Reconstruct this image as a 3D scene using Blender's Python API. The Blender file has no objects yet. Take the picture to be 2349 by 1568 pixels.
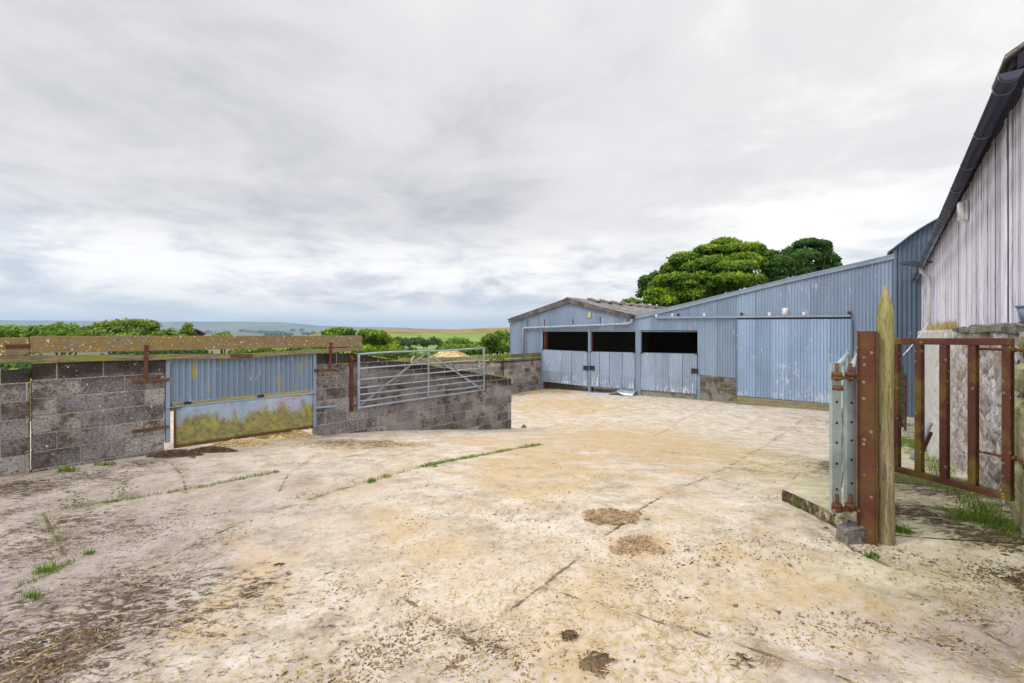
import bpy, math, random
import numpy as np
from mathutils import Vector, noise as mnoise
random.seed(7); rng = np.random.default_rng(11)
PI = math.pi
scene = bpy.context.scene
ZE = 3.0                      # eye height in world z (the yard lies about 1.5 m below the eye near the camera)
FP, HU, HV = 1044.0, 1174.5, 758.0   # focal length and horizon point of the survey photo grid

# ------------------------------------------------------------------ frames
class Frame:
    """A vertical plane in the world: x runs along it, y away from the yard, z up (relative to eye level)."""
    def __init__(s, ox, oy, dx, dy, sign=1):
        l = math.hypot(dx, dy); s.o = (ox, oy); s.d = (dx/l, dy/l)
        s.n = (-s.d[1]*sign, s.d[0]*sign); s.sign = sign
    def shift(s, y):
        return Frame(s.o[0]+s.n[0]*y, s.o[1]+s.n[1]*y, s.d[0], s.d[1], s.sign)
    def S(s, u, y=0.0):
        k = (u-HU)/FP; ox = s.o[0]+s.n[0]*y; oy = s.o[1]+s.n[1]*y
        return (k*oy-ox)/(s.d[0]-k*s.d[1])
    def Yd(s, x, y=0.0): return s.o[1]+s.n[1]*y+s.d[1]*x
    def P(s, u, v, y=0.0):
        x = s.S(u, y); return (x, (HV-v)/FP*s.Yd(x, y))
    def Z(s, x, v, y=0.0): return (HV-v)/FP*s.Yd(x, y)
    def W(s, x, y, z): return (s.o[0]+s.d[0]*x+s.n[0]*y, s.o[1]+s.d[1]*x+s.n[1]*y, z+ZE)

PL = Frame(-6.05, 5.71, .66, .751)             # left block walls
PB = Frame(8.23, 18.25, .789, -.615)           # front of the sheds
PR = Frame(4.2, 3.87, .632, .775, -1)          # right barn wall
PS = Frame(1.48, 23.5, .632, .775)             # side wall running to the shed

def lerp(a, b, t): return a+(b-a)*t
def pw(pts, x):
    return float(np.interp(x, [p[0] for p in pts], [p[1] for p in pts]))

# ------------------------------------------------------------------ ground heights (thin plate spline)
CP = np.array([(-6.05,5.71,-1.79),(-5.15,6.75,-1.82),(-3.6,8.5,-1.97),(-2.37,9.9,-2.18),(-1.45,10.94,-2.39),(0,12.6,-2.73),
 (1.48,23.5,-3.03),(0,21.7,-3.02),(8.23,18.25,-2.86),(11.2,15.93,-2.81),(4.5,21.2,-2.92),(0,0,-1.5),(0,2,-1.5),(0,3.5,-1.53),(-3,1.5,-1.64),(-3,4,-1.68),
 (3,1.5,-1.44),(2.5,3.3,-1.49),(4.2,3.87,-1.46),(3.4,3.0,-1.45),(6.4,6.5,-1.95),(8.9,9.63,-2.7),(2.5,9.5,-2.3),(6,12,-2.7),(1,16,-2.88),(3.6,6,-1.85),(-8,3,-1.85),(12.5,14,-2.8)])
def _U(r2): return np.where(r2 > 1e-9, .5*r2*np.log(np.maximum(r2, 1e-9)), 0)
def _fit():
    n = len(CP); X = CP[:, :2]
    K = _U(((X[:, None]-X[None])**2).sum(-1))+np.eye(n)*.15
    P = np.c_[np.ones(n), X]; A = np.zeros((n+3, n+3)); A[:n, :n] = K; A[:n, n:] = P; A[n:, :n] = P.T
    return np.linalg.solve(A, np.r_[CP[:, 2], 0, 0, 0])
CO = _fit()
def Gv(x, y):
    x = np.asarray(x, float); y = np.asarray(y, float); sh = x.shape; x = x.ravel(); y = y.ravel(); out = np.zeros(x.size)
    out += CO[-3]+CO[-2]*x+CO[-1]*y
    for i in range(len(CP)):
        out += CO[i]*_U((x-CP[i, 0])**2+(y-CP[i, 1])**2)
    return np.clip(out, -3.3, -1.3).reshape(sh)
def G(x, y): return float(Gv(np.array([x]), np.array([y]))[0])
def U(u, v):
    """ground point under a survey pixel"""
    k = (v-HV)/FP; h = 1.6
    for _ in range(40):
        Y = h/k; X = (u-HU)/FP*Y; h = .5*h+.5*(-G(X, Y))
    return X, Y

# ------------------------------------------------------------------ mesh builder
class MB:
    def __init__(s, fr=None):
        s.fr = fr; s.v = []; s.f = []; s.r = []; s.m = []; s.sm = []
    def add(s, vs, fs, r=None, mi=0, smooth=False):
        b = len(s.v); r = random.random() if r is None else r
        s.v += [tuple(p) for p in vs]; s.r += [r]*len(vs)
        for f in fs: s.f.append(tuple(b+i for i in f)); s.m.append(mi); s.sm.append(smooth)
    def hexa(s, p, r=None, mi=0):
        s.add(p, [(0,3,2,1),(4,5,6,7),(0,1,5,4),(1,2,6,5),(2,3,7,6),(3,0,4,7)], r, mi)
    def box(s, x0, x1, y0, y1, z0, z1, r=None, mi=0, j=0):
        p = [(x0,y0,z0),(x1,y0,z0),(x1,y1,z0),(x0,y1,z0),(x0,y0,z1),(x1,y0,z1),(x1,y1,z1),(x0,y1,z1)]
        if j: p = [tuple(c+random.uniform(-j, j) for c in q) for q in p]
        s.hexa(p, r, mi)
    def slab(s, a, b, y0, y1, r=None, mi=0):
        """a, b = ((x,zbottom,ztop),(x,zbottom,ztop)) a board between two ends, front at y0"""
        (xa, za, ta), (xb, zb, tb) = a, b
        s.hexa([(xa,y0,za),(xb,y0,zb),(xb,y1,zb),(xa,y1,za),(xa,y0,ta),(xb,y0,tb),(xb,y1,tb),(xa,y1,ta)], r, mi)
    def poly(s, pts, y0, y1, r=None, mi=0):
        n = len(pts); vs = [(x, y0, z) for x, z in pts]+[(x, y1, z) for x, z in pts]
        fs = [tuple(range(n)), tuple(range(2*n-1, n-1, -1))]+[(i, (i+1) % n+0, (i+1) % n+n, i+n)[::-1] for i in range(n)]
        s.add(vs, fs, r, mi)
    def tube(s, pts, rad, seg=10, r=None, mi=0, caps=True, smooth=True, half=False):
        pts = [Vector(p) for p in pts]; n = len(pts); rads = rad if isinstance(rad, (list, tuple)) else [rad]*n
        vs = []; up = None
        for i, p in enumerate(pts):
            t = (pts[min(i+1, n-1)]-pts[max(i-1, 0)]).normalized()
            if up is None:
                up = Vector((0, 0, 1)) if abs(t.z) < .9 else Vector((1, 0, 0))
            a = t.cross(up).normalized(); b = a.cross(t).normalized(); up = b
            for k in range(seg):
                th = 2*PI*k/seg if not half else PI+PI*k/(seg-1)
                vs.append(p+(a*math.cos(th)+b*math.sin(th))*rads[i])
        fs = []
        for i in range(n-1):
            for k in range(seg if not half else seg-1):
                k2 = (k+1) % seg; fs.append((i*seg+k, i*seg+k2, (i+1)*seg+k2, (i+1)*seg+k))
        s.add(vs, fs, r, mi, smooth)
        if caps:
            b = len(s.v)-len(vs)
            s.f.append(tuple(b+k for k in range(seg-1, -1, -1))); s.m.append(mi); s.sm.append(False)
            s.f.append(tuple(b+(n-1)*seg+k for k in range(seg))); s.m.append(mi); s.sm.append(False)
    def corr(s, x0, x1, zb, zt, y=0, pitch=.098, amp=.021, seg=8, r=None, rows=1, wob=0, th=0, xf=None):
        n = max(2, int(round((x1-x0)/pitch*seg))); vs = []; fs = []
        r = random.random() if r is None else r
        for i in range(n+1):
            x = lerp(x0, x1, i/n); a = zb(x) if callable(zb) else zb; b = zt(x) if callable(zt) else zt
            for k in range(rows+1):
                z = lerp(a, b, k/rows)
                w = wob*mnoise.noise(Vector((x*1.7, z*2.1, y*7))) if wob else 0
                vs.append((x, y+amp*math.sin(2*PI*x/pitch)+w, z))
        m = rows+1
        for i in range(n):
            for k in range(rows): fs.append((i*m+k, (i+1)*m+k, (i+1)*m+k+1, i*m+k+1))
        s.add(vs, fs, r, 0, True)
    def sheets(s, x0, x1, zb, zt, y=0, w=.78, **k):
        x = x0; i = 0
        while x < x1-.05:
            b = min(x1, x+w*random.uniform(.92, 1.12))
            if x1-b < .3: b = x1
            s.corr(x, b, zb, zt, y+(-.004 if i % 2 else .003), r=random.random(), **k); x = b; i += 1
    def build(s, name, mats, parent=None, loc=None, bevel=0, solid=0, wn=False):
        me = bpy.data.meshes.new(name); fr = s.fr
        if fr: w = [fr.W(*p) for p in s.v]
        else: w = [(p[0], p[1], p[2]+ZE) for p in s.v]
        lc = np.array([tuple(p) for p in s.v], np.float32)
        w = np.array(w, np.float64)
        off = np.array(ROOT[parent.name] if parent else (loc if loc is not None else (0, 0, 0)), float)
        fs = s.f
        me.from_pydata((w-off).tolist(), [], fs)
        a = me.attributes.new('lc', 'FLOAT_VECTOR', 'POINT'); a.data.foreach_set('vector', lc.ravel())
        a = me.attributes.new('rnd', 'FLOAT', 'POINT'); a.data.foreach_set('value', np.array(s.r, np.float32))
        mats = mats if isinstance(mats, (list, tuple)) else [mats]
        for m in mats: me.materials.append(m)
        me.polygons.foreach_set('material_index', s.m); me.polygons.foreach_set('use_smooth', s.sm)
        me.update()
        o = bpy.data.objects.new(name, me); scene.collection.objects.link(o)
        if parent: o.parent = parent; ROOT[o.name] = ROOT[parent.name]
        else: o.location = tuple(off); ROOT[o.name] = tuple(off)
        if bevel:
            b = o.modifiers.new('b', 'BEVEL'); b.width = bevel; b.segments = 1; b.limit_method = 'ANGLE'
        if solid:
            b = o.modifiers.new('s', 'SOLIDIFY'); b.thickness = solid; b.offset = 0
        return o
ROOT = {}
def tag(o, label, cat, group=None, kind=None):
    o['label'] = label
    if cat: o['category'] = cat
    if group: o['group'] = group
    if kind: o['kind'] = kind
    return o
def thing(name, loc, label, cat, group=None):
    o = bpy.data.objects.new(name, None); scene.collection.objects.link(o); o.empty_display_size = .2
    o.location = (loc[0], loc[1], loc[2]+ZE); ROOT[o.name] = tuple(o.location)
    return tag(o, label, cat, group)
def struct(o, label=None):
    o['kind'] = 'structure'
    if label: o['label'] = label
    return o
def fast_mesh(name, V, F, mat, loc=(0, 0, 0), rnd=None, nf=4):
    me = bpy.data.meshes.new(name); V = np.asarray(V, np.float32)-np.array(loc, np.float32); F = np.asarray(F, np.int32)
    me.vertices.add(len(V)); me.vertices.foreach_set('co', V.ravel())
    me.loops.add(F.size); me.loops.foreach_set('vertex_index', F.ravel())
    me.polygons.add(len(F)); me.polygons.foreach_set('loop_start', np.arange(len(F), dtype=np.int32)*nf)
    me.update(calc_edges=True)
    if rnd is not None:
        a = me.attributes.new('rnd', 'FLOAT', 'POINT'); a.data.foreach_set('value', np.asarray(rnd, np.float32))
    me.materials.append(mat)
    o = bpy.data.objects.new(name, me); scene.collection.objects.link(o); o.location = loc; ROOT[o.name] = tuple(loc)
    return o

def boxes(fr, L, name, mat, parent, bevel=0):
    """each box its own part"""
    for b in L: mb = MB(fr); mb.box(*b); mb.build(name, mat, parent, bevel=bevel)
# ------------------------------------------------------------------ materials
class N:
    def __init__(s, name, world=False):
        if world: s.t = world
        else:
            s.mat = bpy.data.materials.new(name); s.mat.use_nodes = True; s.t = s.mat.node_tree; s.t.nodes.clear()
    def n(s, ty, **k):
        nd = s.t.nodes.new(ty)
        for a, b in k.items(): setattr(nd, a, b)
        return nd
    def put(s, sock, val):
        if isinstance(val, bpy.types.NodeSocket): s.t.links.new(val, sock)
        elif val is not None:
            if hasattr(sock, 'default_value'):
                dv = sock.default_value
                if hasattr(dv, '__len__'):
                    if not hasattr(val, '__len__'): val = [val]*len(dv)
                    val = list(val)
                    if len(dv) == 4 and len(val) == 3: val = val+[1]
                sock.default_value = val
    def attr(s, name, out='Fac'): return s.n('ShaderNodeAttribute', attribute_name=name).outputs[out]
    def obj(s): return s.n('ShaderNodeTexCoord').outputs['Object']
    def math(s, op, a, b=0., c=0., clamp=False):
        nd = s.n('ShaderNodeMath', operation=op, use_clamp=clamp); s.put(nd.inputs[0], a); s.put(nd.inputs[1], b)
        if op in ('MULTIPLY_ADD', 'SMOOTH_MIN', 'COMPARE'): s.put(nd.inputs[2], c)
        return nd.outputs[0]
    def map(s, v, scale=(1, 1, 1), loc=(0, 0, 0), rot=(0, 0, 0)):
        nd = s.n('ShaderNodeMapping'); s.put(nd.inputs[0], v); s.put(nd.inputs[1], loc); s.put(nd.inputs[2], rot); s.put(nd.inputs[3], scale)
        return nd.outputs[0]
    def noise(s, v, sc, det=6, rough=.55, dist=0., off=None):
        if off: v = s.map(v, loc=off)
        nd = s.n('ShaderNodeTexNoise'); s.put(nd.inputs['Vector'], v); s.put(nd.inputs['Scale'], sc); s.put(nd.inputs['Detail'], det)
        s.put(nd.inputs['Roughness'], rough); s.put(nd.inputs['Distortion'], dist); return nd.outputs['Fac']
    def vor(s, v, sc, out='Distance', feat='F1', rand=1.):
        nd = s.n('ShaderNodeTexVoronoi', feature=feat); s.put(nd.inputs['Vector'], v); s.put(nd.inputs['Scale'], sc); s.put(nd.inputs['Randomness'], rand)
        return nd.outputs[out]
    def ramp(s, f, pts, interp='LINEAR'):
        nd = s.n('ShaderNodeValToRGB'); s.put(nd.inputs[0], f); cr = nd.color_ramp; cr.interpolation = interp
        while len(cr.elements) < len(pts): cr.elements.new(.5)
        for e, (p, c) in zip(cr.elements, pts):
            e.position = p; e.color = (c, c, c, 1) if not hasattr(c, '__len__') else (*c, 1)
        return nd.outputs[0]
    def st(s, f, a, b):
        nd = s.n('ShaderNodeMapRange', interpolation_type='SMOOTHSTEP'); s.put(nd.inputs[0], f); s.put(nd.inputs[1], a); s.put(nd.inputs[2], b)
        return nd.outputs[0]
    def mix(s, f, a, b, mode='MIX'):
        nd = s.n('ShaderNodeMix', data_type='RGBA', blend_type=mode, clamp_factor=True)
        s.put(nd.inputs[0], f); s.put(nd.inputs[6], a); s.put(nd.inputs[7], b); return nd.outputs[2]
    def sep(s, v):
        nd = s.n('ShaderNodeSeparateXYZ'); s.put(nd.inputs[0], v); return nd.outputs
    def comb(s, x, y, z):
        nd = s.n('ShaderNodeCombineXYZ'); s.put(nd.inputs[0], x); s.put(nd.inputs[1], y); s.put(nd.inputs[2], z); return nd.outputs[0]
    def out(s, col, rough=.8, bump=None, bs=.5, bd=.01, metal=0., spec=.3, trans=None, alpha=None):
        p = s.n('ShaderNodeBsdfPrincipled'); s.put(p.inputs['Base Color'], col); s.put(p.inputs['Roughness'], rough)
        s.put(p.inputs['Metallic'], metal); s.put(p.inputs['Specular IOR Level'], spec)
        if bump is not None:
            b = s.n('ShaderNodeBump'); s.put(b.inputs['Height'], bump); s.put(b.inputs['Strength'], bs); s.put(b.inputs['Distance'], bd)
            s.t.links.new(b.outputs[0], p.inputs['Normal'])
        sh = p.outputs[0]
        if trans is not None:
            tr = s.n('ShaderNodeBsdfTranslucent'); s.put(tr.inputs[0], col); mx = s.n('ShaderNodeMixShader'); mx.inputs[0].default_value = trans
            s.t.links.new(sh, mx.inputs[1]); s.t.links.new(tr.outputs[0], mx.inputs[2]); sh = mx.outputs[0]
        o = s.n('ShaderNodeOutputMaterial'); s.t.links.new(sh, o.inputs[0]); return s.mat

def m_ground(name, tint=0.):
    m = N(name); v = m.obj()
    big = m.noise(v, .55, 5, .6); mid = m.noise(v, 3.2, 12, .78, off=(5, 2, 0)); fine = m.noise(v, 17, 8, .8); vf = m.noise(v, 90, 3, .6)
    c = m.ramp(mid, [(.30, (.22,.18,.135)), (.42, (.40,.345,.27)), (.52, (.55,.49,.40)), (.66, (.67,.62,.535))])
    c = m.mix(m.math('MULTIPLY', m.st(big, .48, .68), .5), c, (.52,.43,.32))
    c = m.mix(m.math('MULTIPLY', m.attr('cool'), 1.), c, m.mix(1., c, (.52,.50,.57), 'MULTIPLY'))
    c = m.mix(m.math('MULTIPLY', m.attr('lime'), .8), c, m.mix(1., c, (.92,.98,.74), 'MULTIPLY'))
    # exposed aggregate
    ag = m.vor(v, 34, 'Color'); agd = m.vor(v, 34)
    c = m.mix(m.math('MULTIPLY', m.st(agd, .34, .2), m.math('MULTIPLY', m.st(m.sep(ag)[0], .50, .58), .8)), c, m.ramp(m.sep(ag)[1], [(0, (.22,.22,.23)), (.4, (.36,.36,.38)), (.7, (.45,.33,.27)), (1, (.5,.48,.46))]))
    c = m.mix(m.math('MULTIPLY', m.st(fine, .5, .66), .6), c, (.24,.18,.12))
    c = m.mix(m.math('MULTIPLY', m.st(vf, .52, .75), .35), c, (.24,.2,.16))
    # brown wash of trodden muck
    br = m.attr('brown'); bn = m.noise(v, 1.6, 10, .68, off=(3, 9, 0))
    bf = m.st(m.math('ADD', bn, m.math('MULTIPLY', br, .42)), .58, .84)
    c = m.mix(m.math('MULTIPLY', bf, .75), c, m.ramp(fine, [(.3, (.31,.20,.09)), (.7, (.60,.46,.26))]))
    # dark muck
    d = m.attr('dirt'); sv = m.map(v, scale=(1, 1.9, 1), rot=(0, 0, .25))
    dn = m.noise(sv, 11, 12, .84, .5); dn2 = m.noise(v, 1.1, 6, .6, off=(7, 1, 0))
    dd = m.math('ADD', m.math('MULTIPLY_ADD', dn2, .35, m.math('MULTIPLY', dn, 1.2)), m.math('MULTIPLY', d, .34))
    df = m.st(dd, .935, 1.03)
    c = m.mix(df, c, m.ramp(m.noise(v, 40, 5, .7), [(.3, (.022,.016,.011)), (.55, (.085,.06,.038)), (.8, (.24,.18,.12))]))
    # moss
    mo = m.attr('moss'); mf = m.st(m.math('ADD', m.noise(v, 7, 8, .7, off=(2, 2, 5)), m.math('MULTIPLY', mo, .4)), .70, .82)
    c = m.mix(mf, c, m.ramp(m.noise(v, 55, 3, .6), [(.3, (.03,.055,.008)), (.7, (.16,.22,.03))]))
    # joints and cracks
    j = m.math('ADD', m.attr('jd'), m.math('MULTIPLY', m.math('SUBTRACT', m.noise(v, 9, 7, .75), .5), .07))
    jf = m.math('MULTIPLY', m.st(j, .015, .003), m.st(m.noise(v, 2.3, 5, .6, off=(1, 4, 0)), .28, .46))
    c = m.mix(m.math('MULTIPLY', jf, .85), c, (.06,.045,.03))
    js = m.math('MULTIPLY', m.st(j, .09, .0), m.st(m.noise(v, 6, 8, .75, off=(4, 4, 0)), .46, .60))
    c = m.mix(m.math('MULTIPLY', js, .55), c, (.22,.155,.09))
    h = m.math('ADD', m.math('MULTIPLY', fine, .5), m.math('MULTIPLY', df, .6)); h = m.math('SUBTRACT', h, jf)
    return m.out(c, .9, h, .55, .012, spec=.15)

def m_block(name, dark=1., white=.5, moss=.0, ochre=.3):
    m = N(name); v = m.attr('lc', 'Vector'); r = m.attr('rnd')
    n1 = m.noise(v, 2.2, 6, .6); n2 = m.noise(v, 11, 8, .8); n3 = m.noise(v, 34, 5, .85)
    tone = m.math('ADD', m.math('MULTIPLY', r, .38), m.math('MULTIPLY', n1, .8))
    k = dark
    c = m.ramp(tone, [(.25, (.065*k,.058*k,.064*k)), (.5, (.18*k,.166*k,.172*k)), (.72, (.29*k,.275*k,.265*k)), (.95, (.42*k,.40*k,.385*k))])
    c = m.mix(m.math('MULTIPLY', m.st(n3, .50, .62), .85), c, (.022,.018,.015))
    c = m.mix(m.math('MULTIPLY', m.st(n3, .44, .34), .5), c, (.55,.53,.5))
    c = m.mix(m.math('MULTIPLY', m.st(m.noise(v, 1.9, 10, .82, off=(4, 4, 4)), .50, .60), .85), c, m.ramp(n2, [(.35, (.025,.018,.013)), (.65, (.10,.072,.048))]))
    z = m.attr('top')
    c = m.mix(m.math('MULTIPLY', m.st(m.math('ADD', m.math('MULTIPLY', z, 1.), m.math('MULTIPLY', n2, .5)), .62, .95), .85), c, (.02,.016,.012))
    w = m.math('MULTIPLY', m.st(m.noise(v, 22, 4, .7, off=(1, 8, 3)), .61, .66), m.st(m.noise(v, 3.2, 4, .6, off=(9, 1, 1)), .45, .62))
    c = m.mix(m.math('MULTIPLY', w, white*1.8), c, (.75,.76,.72))
    oc = m.math('MULTIPLY', m.st(m.noise(v, 17, 4, .6, off=(6, 3, 3)), .64, .7), m.st(m.noise(v, 2.3, 4, .6, off=(2, 7, 1)), .48, .62))
    c = m.mix(m.math('MULTIPLY', oc, ochre*2), c, (.42,.29,.03))
    if moss: c = m.mix(m.math('MULTIPLY', m.st(n1, .42, .62), moss), c, (.16,.17,.03))
    return m.out(c, .95, m.math('ADD', n3, n2), .8, .012, spec=.1)

def m_mortar(name, c0=(.40,.335,.28)):
    m = N(name); v = m.attr('lc', 'Vector'); n = m.noise(v, 30, 6, .7)
    return m.out(m.ramp(n, [(.3, tuple(x*.45 for x in c0)), (.6, c0)]), .95, n, .5, .01, spec=.1)

def m_paint(name, base=(.30,.40,.52), peel=.5, dirt=.3, low=None, green=0., rustn=.25, hl=None):
    """faded blue paint on sheet metal; low = height band where wear grows"""
    m = N(name); v = m.attr('lc', 'Vector'); r = m.attr('rnd'); sv = m.map(v, scale=(1, 1, .22))
    c = m.ramp(m.math('ADD', m.math('MULTIPLY', m.noise(sv, 1.6, 5, .6), .75), m.math('MULTIPLY', r, .32)), [(.3, tuple(x*.82 for x in base)), (.75, tuple(min(1, x*1.16+.02) for x in base))])
    c = m.mix(m.math('MULTIPLY', m.st(m.noise(m.map(v, scale=(9, 9, .5)), 3, 5, .7), .5, .75), .35), c, tuple(x*.62 for x in base))
    pl = m.noise(m.map(v, scale=(1, 1, .38)), 9, 9, .78, .3); amt = m.noise(v, .8, 4, .6, off=(3, 3, 8))
    f = m.math('ADD', pl, m.math('MULTIPLY', amt, .3))
    if low:
        zz = m.sep(v)[2]; lo = m.st(zz, low[1], low[0]); f = m.math('ADD', f, m.math('MULTIPLY', lo, .09))
    c = m.mix(m.math('MULTIPLY', m.st(f, .80-peel*.08, .83-peel*.08), .8), c, (.62,.68,.76))
    dk = m.noise(m.map(v, scale=(1, 1, .5)), 7, 8, .75, off=(8, 5, 2))
    if low: dk = m.math('ADD', dk, m.math('MULTIPLY', lo, .12))
    c = m.mix(m.math('MULTIPLY', m.st(dk, .70-dirt*.08, .80-dirt*.08), .7), c, (.085,.11,.15))
    rs = m.noise(m.map(v, scale=(1, 1, .18)), 13, 5, .7, off=(5, 1, 6))
    if low: rs = m.math('ADD', rs, m.math('MULTIPLY', lo, .03))
    c = m.mix(m.math('MULTIPLY', m.st(rs, .735-rustn*.1, .775-rustn*.1), .8), c, (.20,.085,.035))
    if green:
        g = m.noise(m.map(v, scale=(1, 1, .3)), 6, 6, .7, off=(1, 1, 1))
        c = m.mix(m.math('MULTIPLY', m.st(g, .56, .64), green), c, (.36,.30,.03))
    return m.out(c, .55, m.noise(v, 30, 5, .6), .15, .004, spec=.35)

def m_rust(name, a=(.12,.035,.02), b=(.25,.085,.04), spots=.5, green=.25):
    m = N(name); v = m.attr('lc', 'Vector'); n1 = m.noise(v, 5, 7, .7); n2 = m.noise(v, 50, 4, .7)
    c = m.ramp(m.math('ADD', m.math('MULTIPLY', n1, .7), m.math('MULTIPLY', n2, .3)), [(.3, a), (.65, b)])
    c = m.mix(m.math('MULTIPLY', m.st(m.noise(v, 3, 5, .6, off=(3, 3, 3)), .48, .62), green*1.6), c, (.14,.10,.02))
    sp = m.math('MULTIPLY', m.st(m.vor(v, 24), .28, .2), m.st(m.sep(m.vor(v, 24, 'Color'))[0], .80, .84))
    c = m.mix(m.math('MULTIPLY', sp, spots), c, (.42,.34,.25))
    return m.out(c, .75, m.math('ADD', n1, n2), .4, .005, spec=.25)

def m_galv(name, c0=(.42,.46,.50)):
    m = N(name); v = m.attr('lc', 'Vector'); n1 = m.noise(v, 6, 6, .6); n2 = m.noise(v, 40, 3, .7)
    c = m.ramp(n1, [(.3, tuple(x*.68 for x in c0)), (.7, tuple(x*1.15 for x in c0))])
    c = m.mix(m.math('MULTIPLY', m.st(n2, .58, .7), .35), c, (.16,.17,.15))
    return m.out(c, .42, n2, .15, .003, metal=.35, spec=.5)

def m_wood(name, base, dark, grain=(1, 1, 1), lich=None, la=.5, green=0., gz=None, white=0.):
    """grain = scale vector in local coordinates: small along the grain"""
    m = N(name); v = m.attr('lc', 'Vector'); r = m.attr('rnd'); gv = m.map(v, scale=grain)
    g = m.noise(gv, 12, 8, .72, .5); g2 = m.noise(gv, 50, 4, .7)
    c = m.ramp(m.math('ADD', m.math('MULTIPLY', g, .8), m.math('MULTIPLY', r, .2)), [(.35, dark), (.55, base), (.8, tuple(min(1, x*1.25) for x in base))])
    c = m.mix(m.math('MULTIPLY', m.st(g2, .52, .64), .8), c, tuple(x*.35 for x in dark))
    if green: c = m.mix(m.math('MULTIPLY', m.st(m.noise(v, 1.8, 6, .65, off=(2, 6, 2)), .42, .62), green), c, (.20,.22,.03))
    if lich:
        l = m.noise(m.map(v, scale=(1.3, 1, .5)), 10, 9, .8, off=(4, 1, 3)); l2 = m.noise(v, .9, 3, .5, off=(1, 5, 1))
        c = m.mix(m.math('MULTIPLY', m.st(m.math('ADD', l, m.math('MULTIPLY', l2, .35)), .63, .73), la), c, lich)
    if white: c = m.mix(m.math('MULTIPLY', m.st(m.noise(v, 28, 4, .7, off=(7, 7, 1)), .60, .66), white), c, (.62,.60,.56))
    return m.out(c, .9, m.math('ADD', g, g2), .6, .008, spec=.15)

def m_plain(name, c, rough=.6, var=.25, sc=8, metal=0., spec=.3, bump=.1):
    m = N(name); v = m.attr('lc', 'Vector'); n = m.noise(v, sc, 6, .65)
    return m.out(m.ramp(n, [(.3, tuple(x*(1-var) for x in c)), (.7, tuple(min(1, x*(1+var)) for x in c))]), rough, n, bump, .004, metal, spec)

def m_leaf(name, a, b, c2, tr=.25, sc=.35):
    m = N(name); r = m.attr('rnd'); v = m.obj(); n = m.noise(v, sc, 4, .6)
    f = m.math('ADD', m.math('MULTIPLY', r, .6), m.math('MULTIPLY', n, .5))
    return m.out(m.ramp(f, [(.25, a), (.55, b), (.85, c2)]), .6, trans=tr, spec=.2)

M = {}
M['ground'] = m_ground('yard_concrete'); M['slab'] = m_ground('slab_concrete', .3)
M['block'] = m_block('lichened_block'); M['block2'] = m_block('pale_block', 1.25, .1, .1, .05); M['block3'] = m_block('brown_block', .85, .05, .15, .2)
M['mortar'] = m_mortar('mortar'); M['mortar_p'] = m_mortar('pale_mortar', (.46,.38,.30))
M['corr'] = m_paint('blue_cladding', (.225,.295,.40), .4, .2); M['corr_door'] = m_paint('blue_door_sheet', (.265,.33,.43), .6, .45, low=(-2.75, -1.9))
M['corr_slide'] = m_paint('blue_sliding_sheet', (.255,.35,.49), .6, .3, low=(-2.8, -1.9)); M['corr_dark'] = m_paint('dark_blue_cladding', (.10,.145,.20), .1, .55)
M['corr_gate'] = m_paint('blue_gate_sheet', (.155,.215,.30), .45, .5, green=.85); M['frame_blue'] = m_paint('blue_steel', (.19,.245,.33), .1, .4, rustn=.5)
M['rust'] = m_rust('rusty_steel', (.055,.022,.014), (.15,.058,.032)); M['rust2'] = m_rust('rusty_channel', (.05,.016,.013), (.13,.04,.027), .2, .1); M['rusty_gate'] = m_rust('rust_red_gate', (.045,.018,.013), (.125,.044,.028), .35, .55)
M['galv'] = m_galv('galvanised', (.33,.37,.42)); M['galv2'] = m_galv('weathered_galvanised', (.40,.47,.47))
M['board'] = m_wood('lichened_board', (.20,.16,.10), (.05,.038,.024), (.25, 3, 3), (.25,.155,.022), .62, 0, white=.9)
M['board_g'] = m_wood('green_board', (.25,.21,.13), (.08,.065,.035), (.25, 3, 3), None, 0, .75, white=.15)
M['board_p'] = m_wood('pale_board', (.36,.31,.20), (.14,.12,.07), (.12, 1, 1), None, 0, .6)
M['post'] = m_wood('weathered_post', (.44,.36,.23), (.10,.07,.04), (3.6, 3.6, .22), None, 0, .5, white=.15)
M['sleeper'] = m_wood('mossy_sleeper', (.42,.38,.26), (.12,.10,.06), (.15, .15, 1), None, 0, .55)
M['clad'] = m_wood('whitewashed_board', (.84,.83,.95), (.52,.50,.60), (2.6, 2.6, .05)); M['timber'] = m_wood('grey_timber', (.28,.24,.17), (.10,.085,.06), (.12, 1, 1), None, 0, .4)
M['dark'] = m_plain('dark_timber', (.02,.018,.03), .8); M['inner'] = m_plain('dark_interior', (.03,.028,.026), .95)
M['gutter'] = m_plain('black_gutter', (.022,.022,.05), .28, .2, 5, spec=.5); M['pipe'] = m_plain('grey_plastic_pipe', (.29,.33,.39), .5, .3, 9)
M['asb'] = m_block('lichened_roof_sheet', 1.0, .35, .0, .3); M['trim'] = m_paint('blue_verge_trim', (.22,.28,.36), .2, .1)
M['lampy'] = m_plain('yellowed_lamp', (.55,.50,.16), .4); M['lampw'] = m_plain('white_lamp_glass', (.68,.70,.70), .3); M['lampb'] = m_plain('white_lamp_body', (.6,.6,.62), .5)
M['black'] = m_plain('black_metal', (.012,.014,.018), .4, spec=.5); M['sheet'] = m_plain('bare_sheet', (.40,.45,.52), .35, .2, 6, metal=.4)
M['green'] = m_plain('green_paint', (.03,.09,.06), .6); M['conc'] = m_block('mossy_concrete', 1.1, .1, .55, .1); M['straw'] = m_plain('straw', (.64,.51,.27), .8, .45, 25)
M['mud'] = m_plain('mud', (.13,.09,.055), .85, .6, 30, bump=.5); M['mudl'] = m_plain('dried_muck', (.44,.32,.20), .9, .5, 18, bump=.5)
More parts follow.
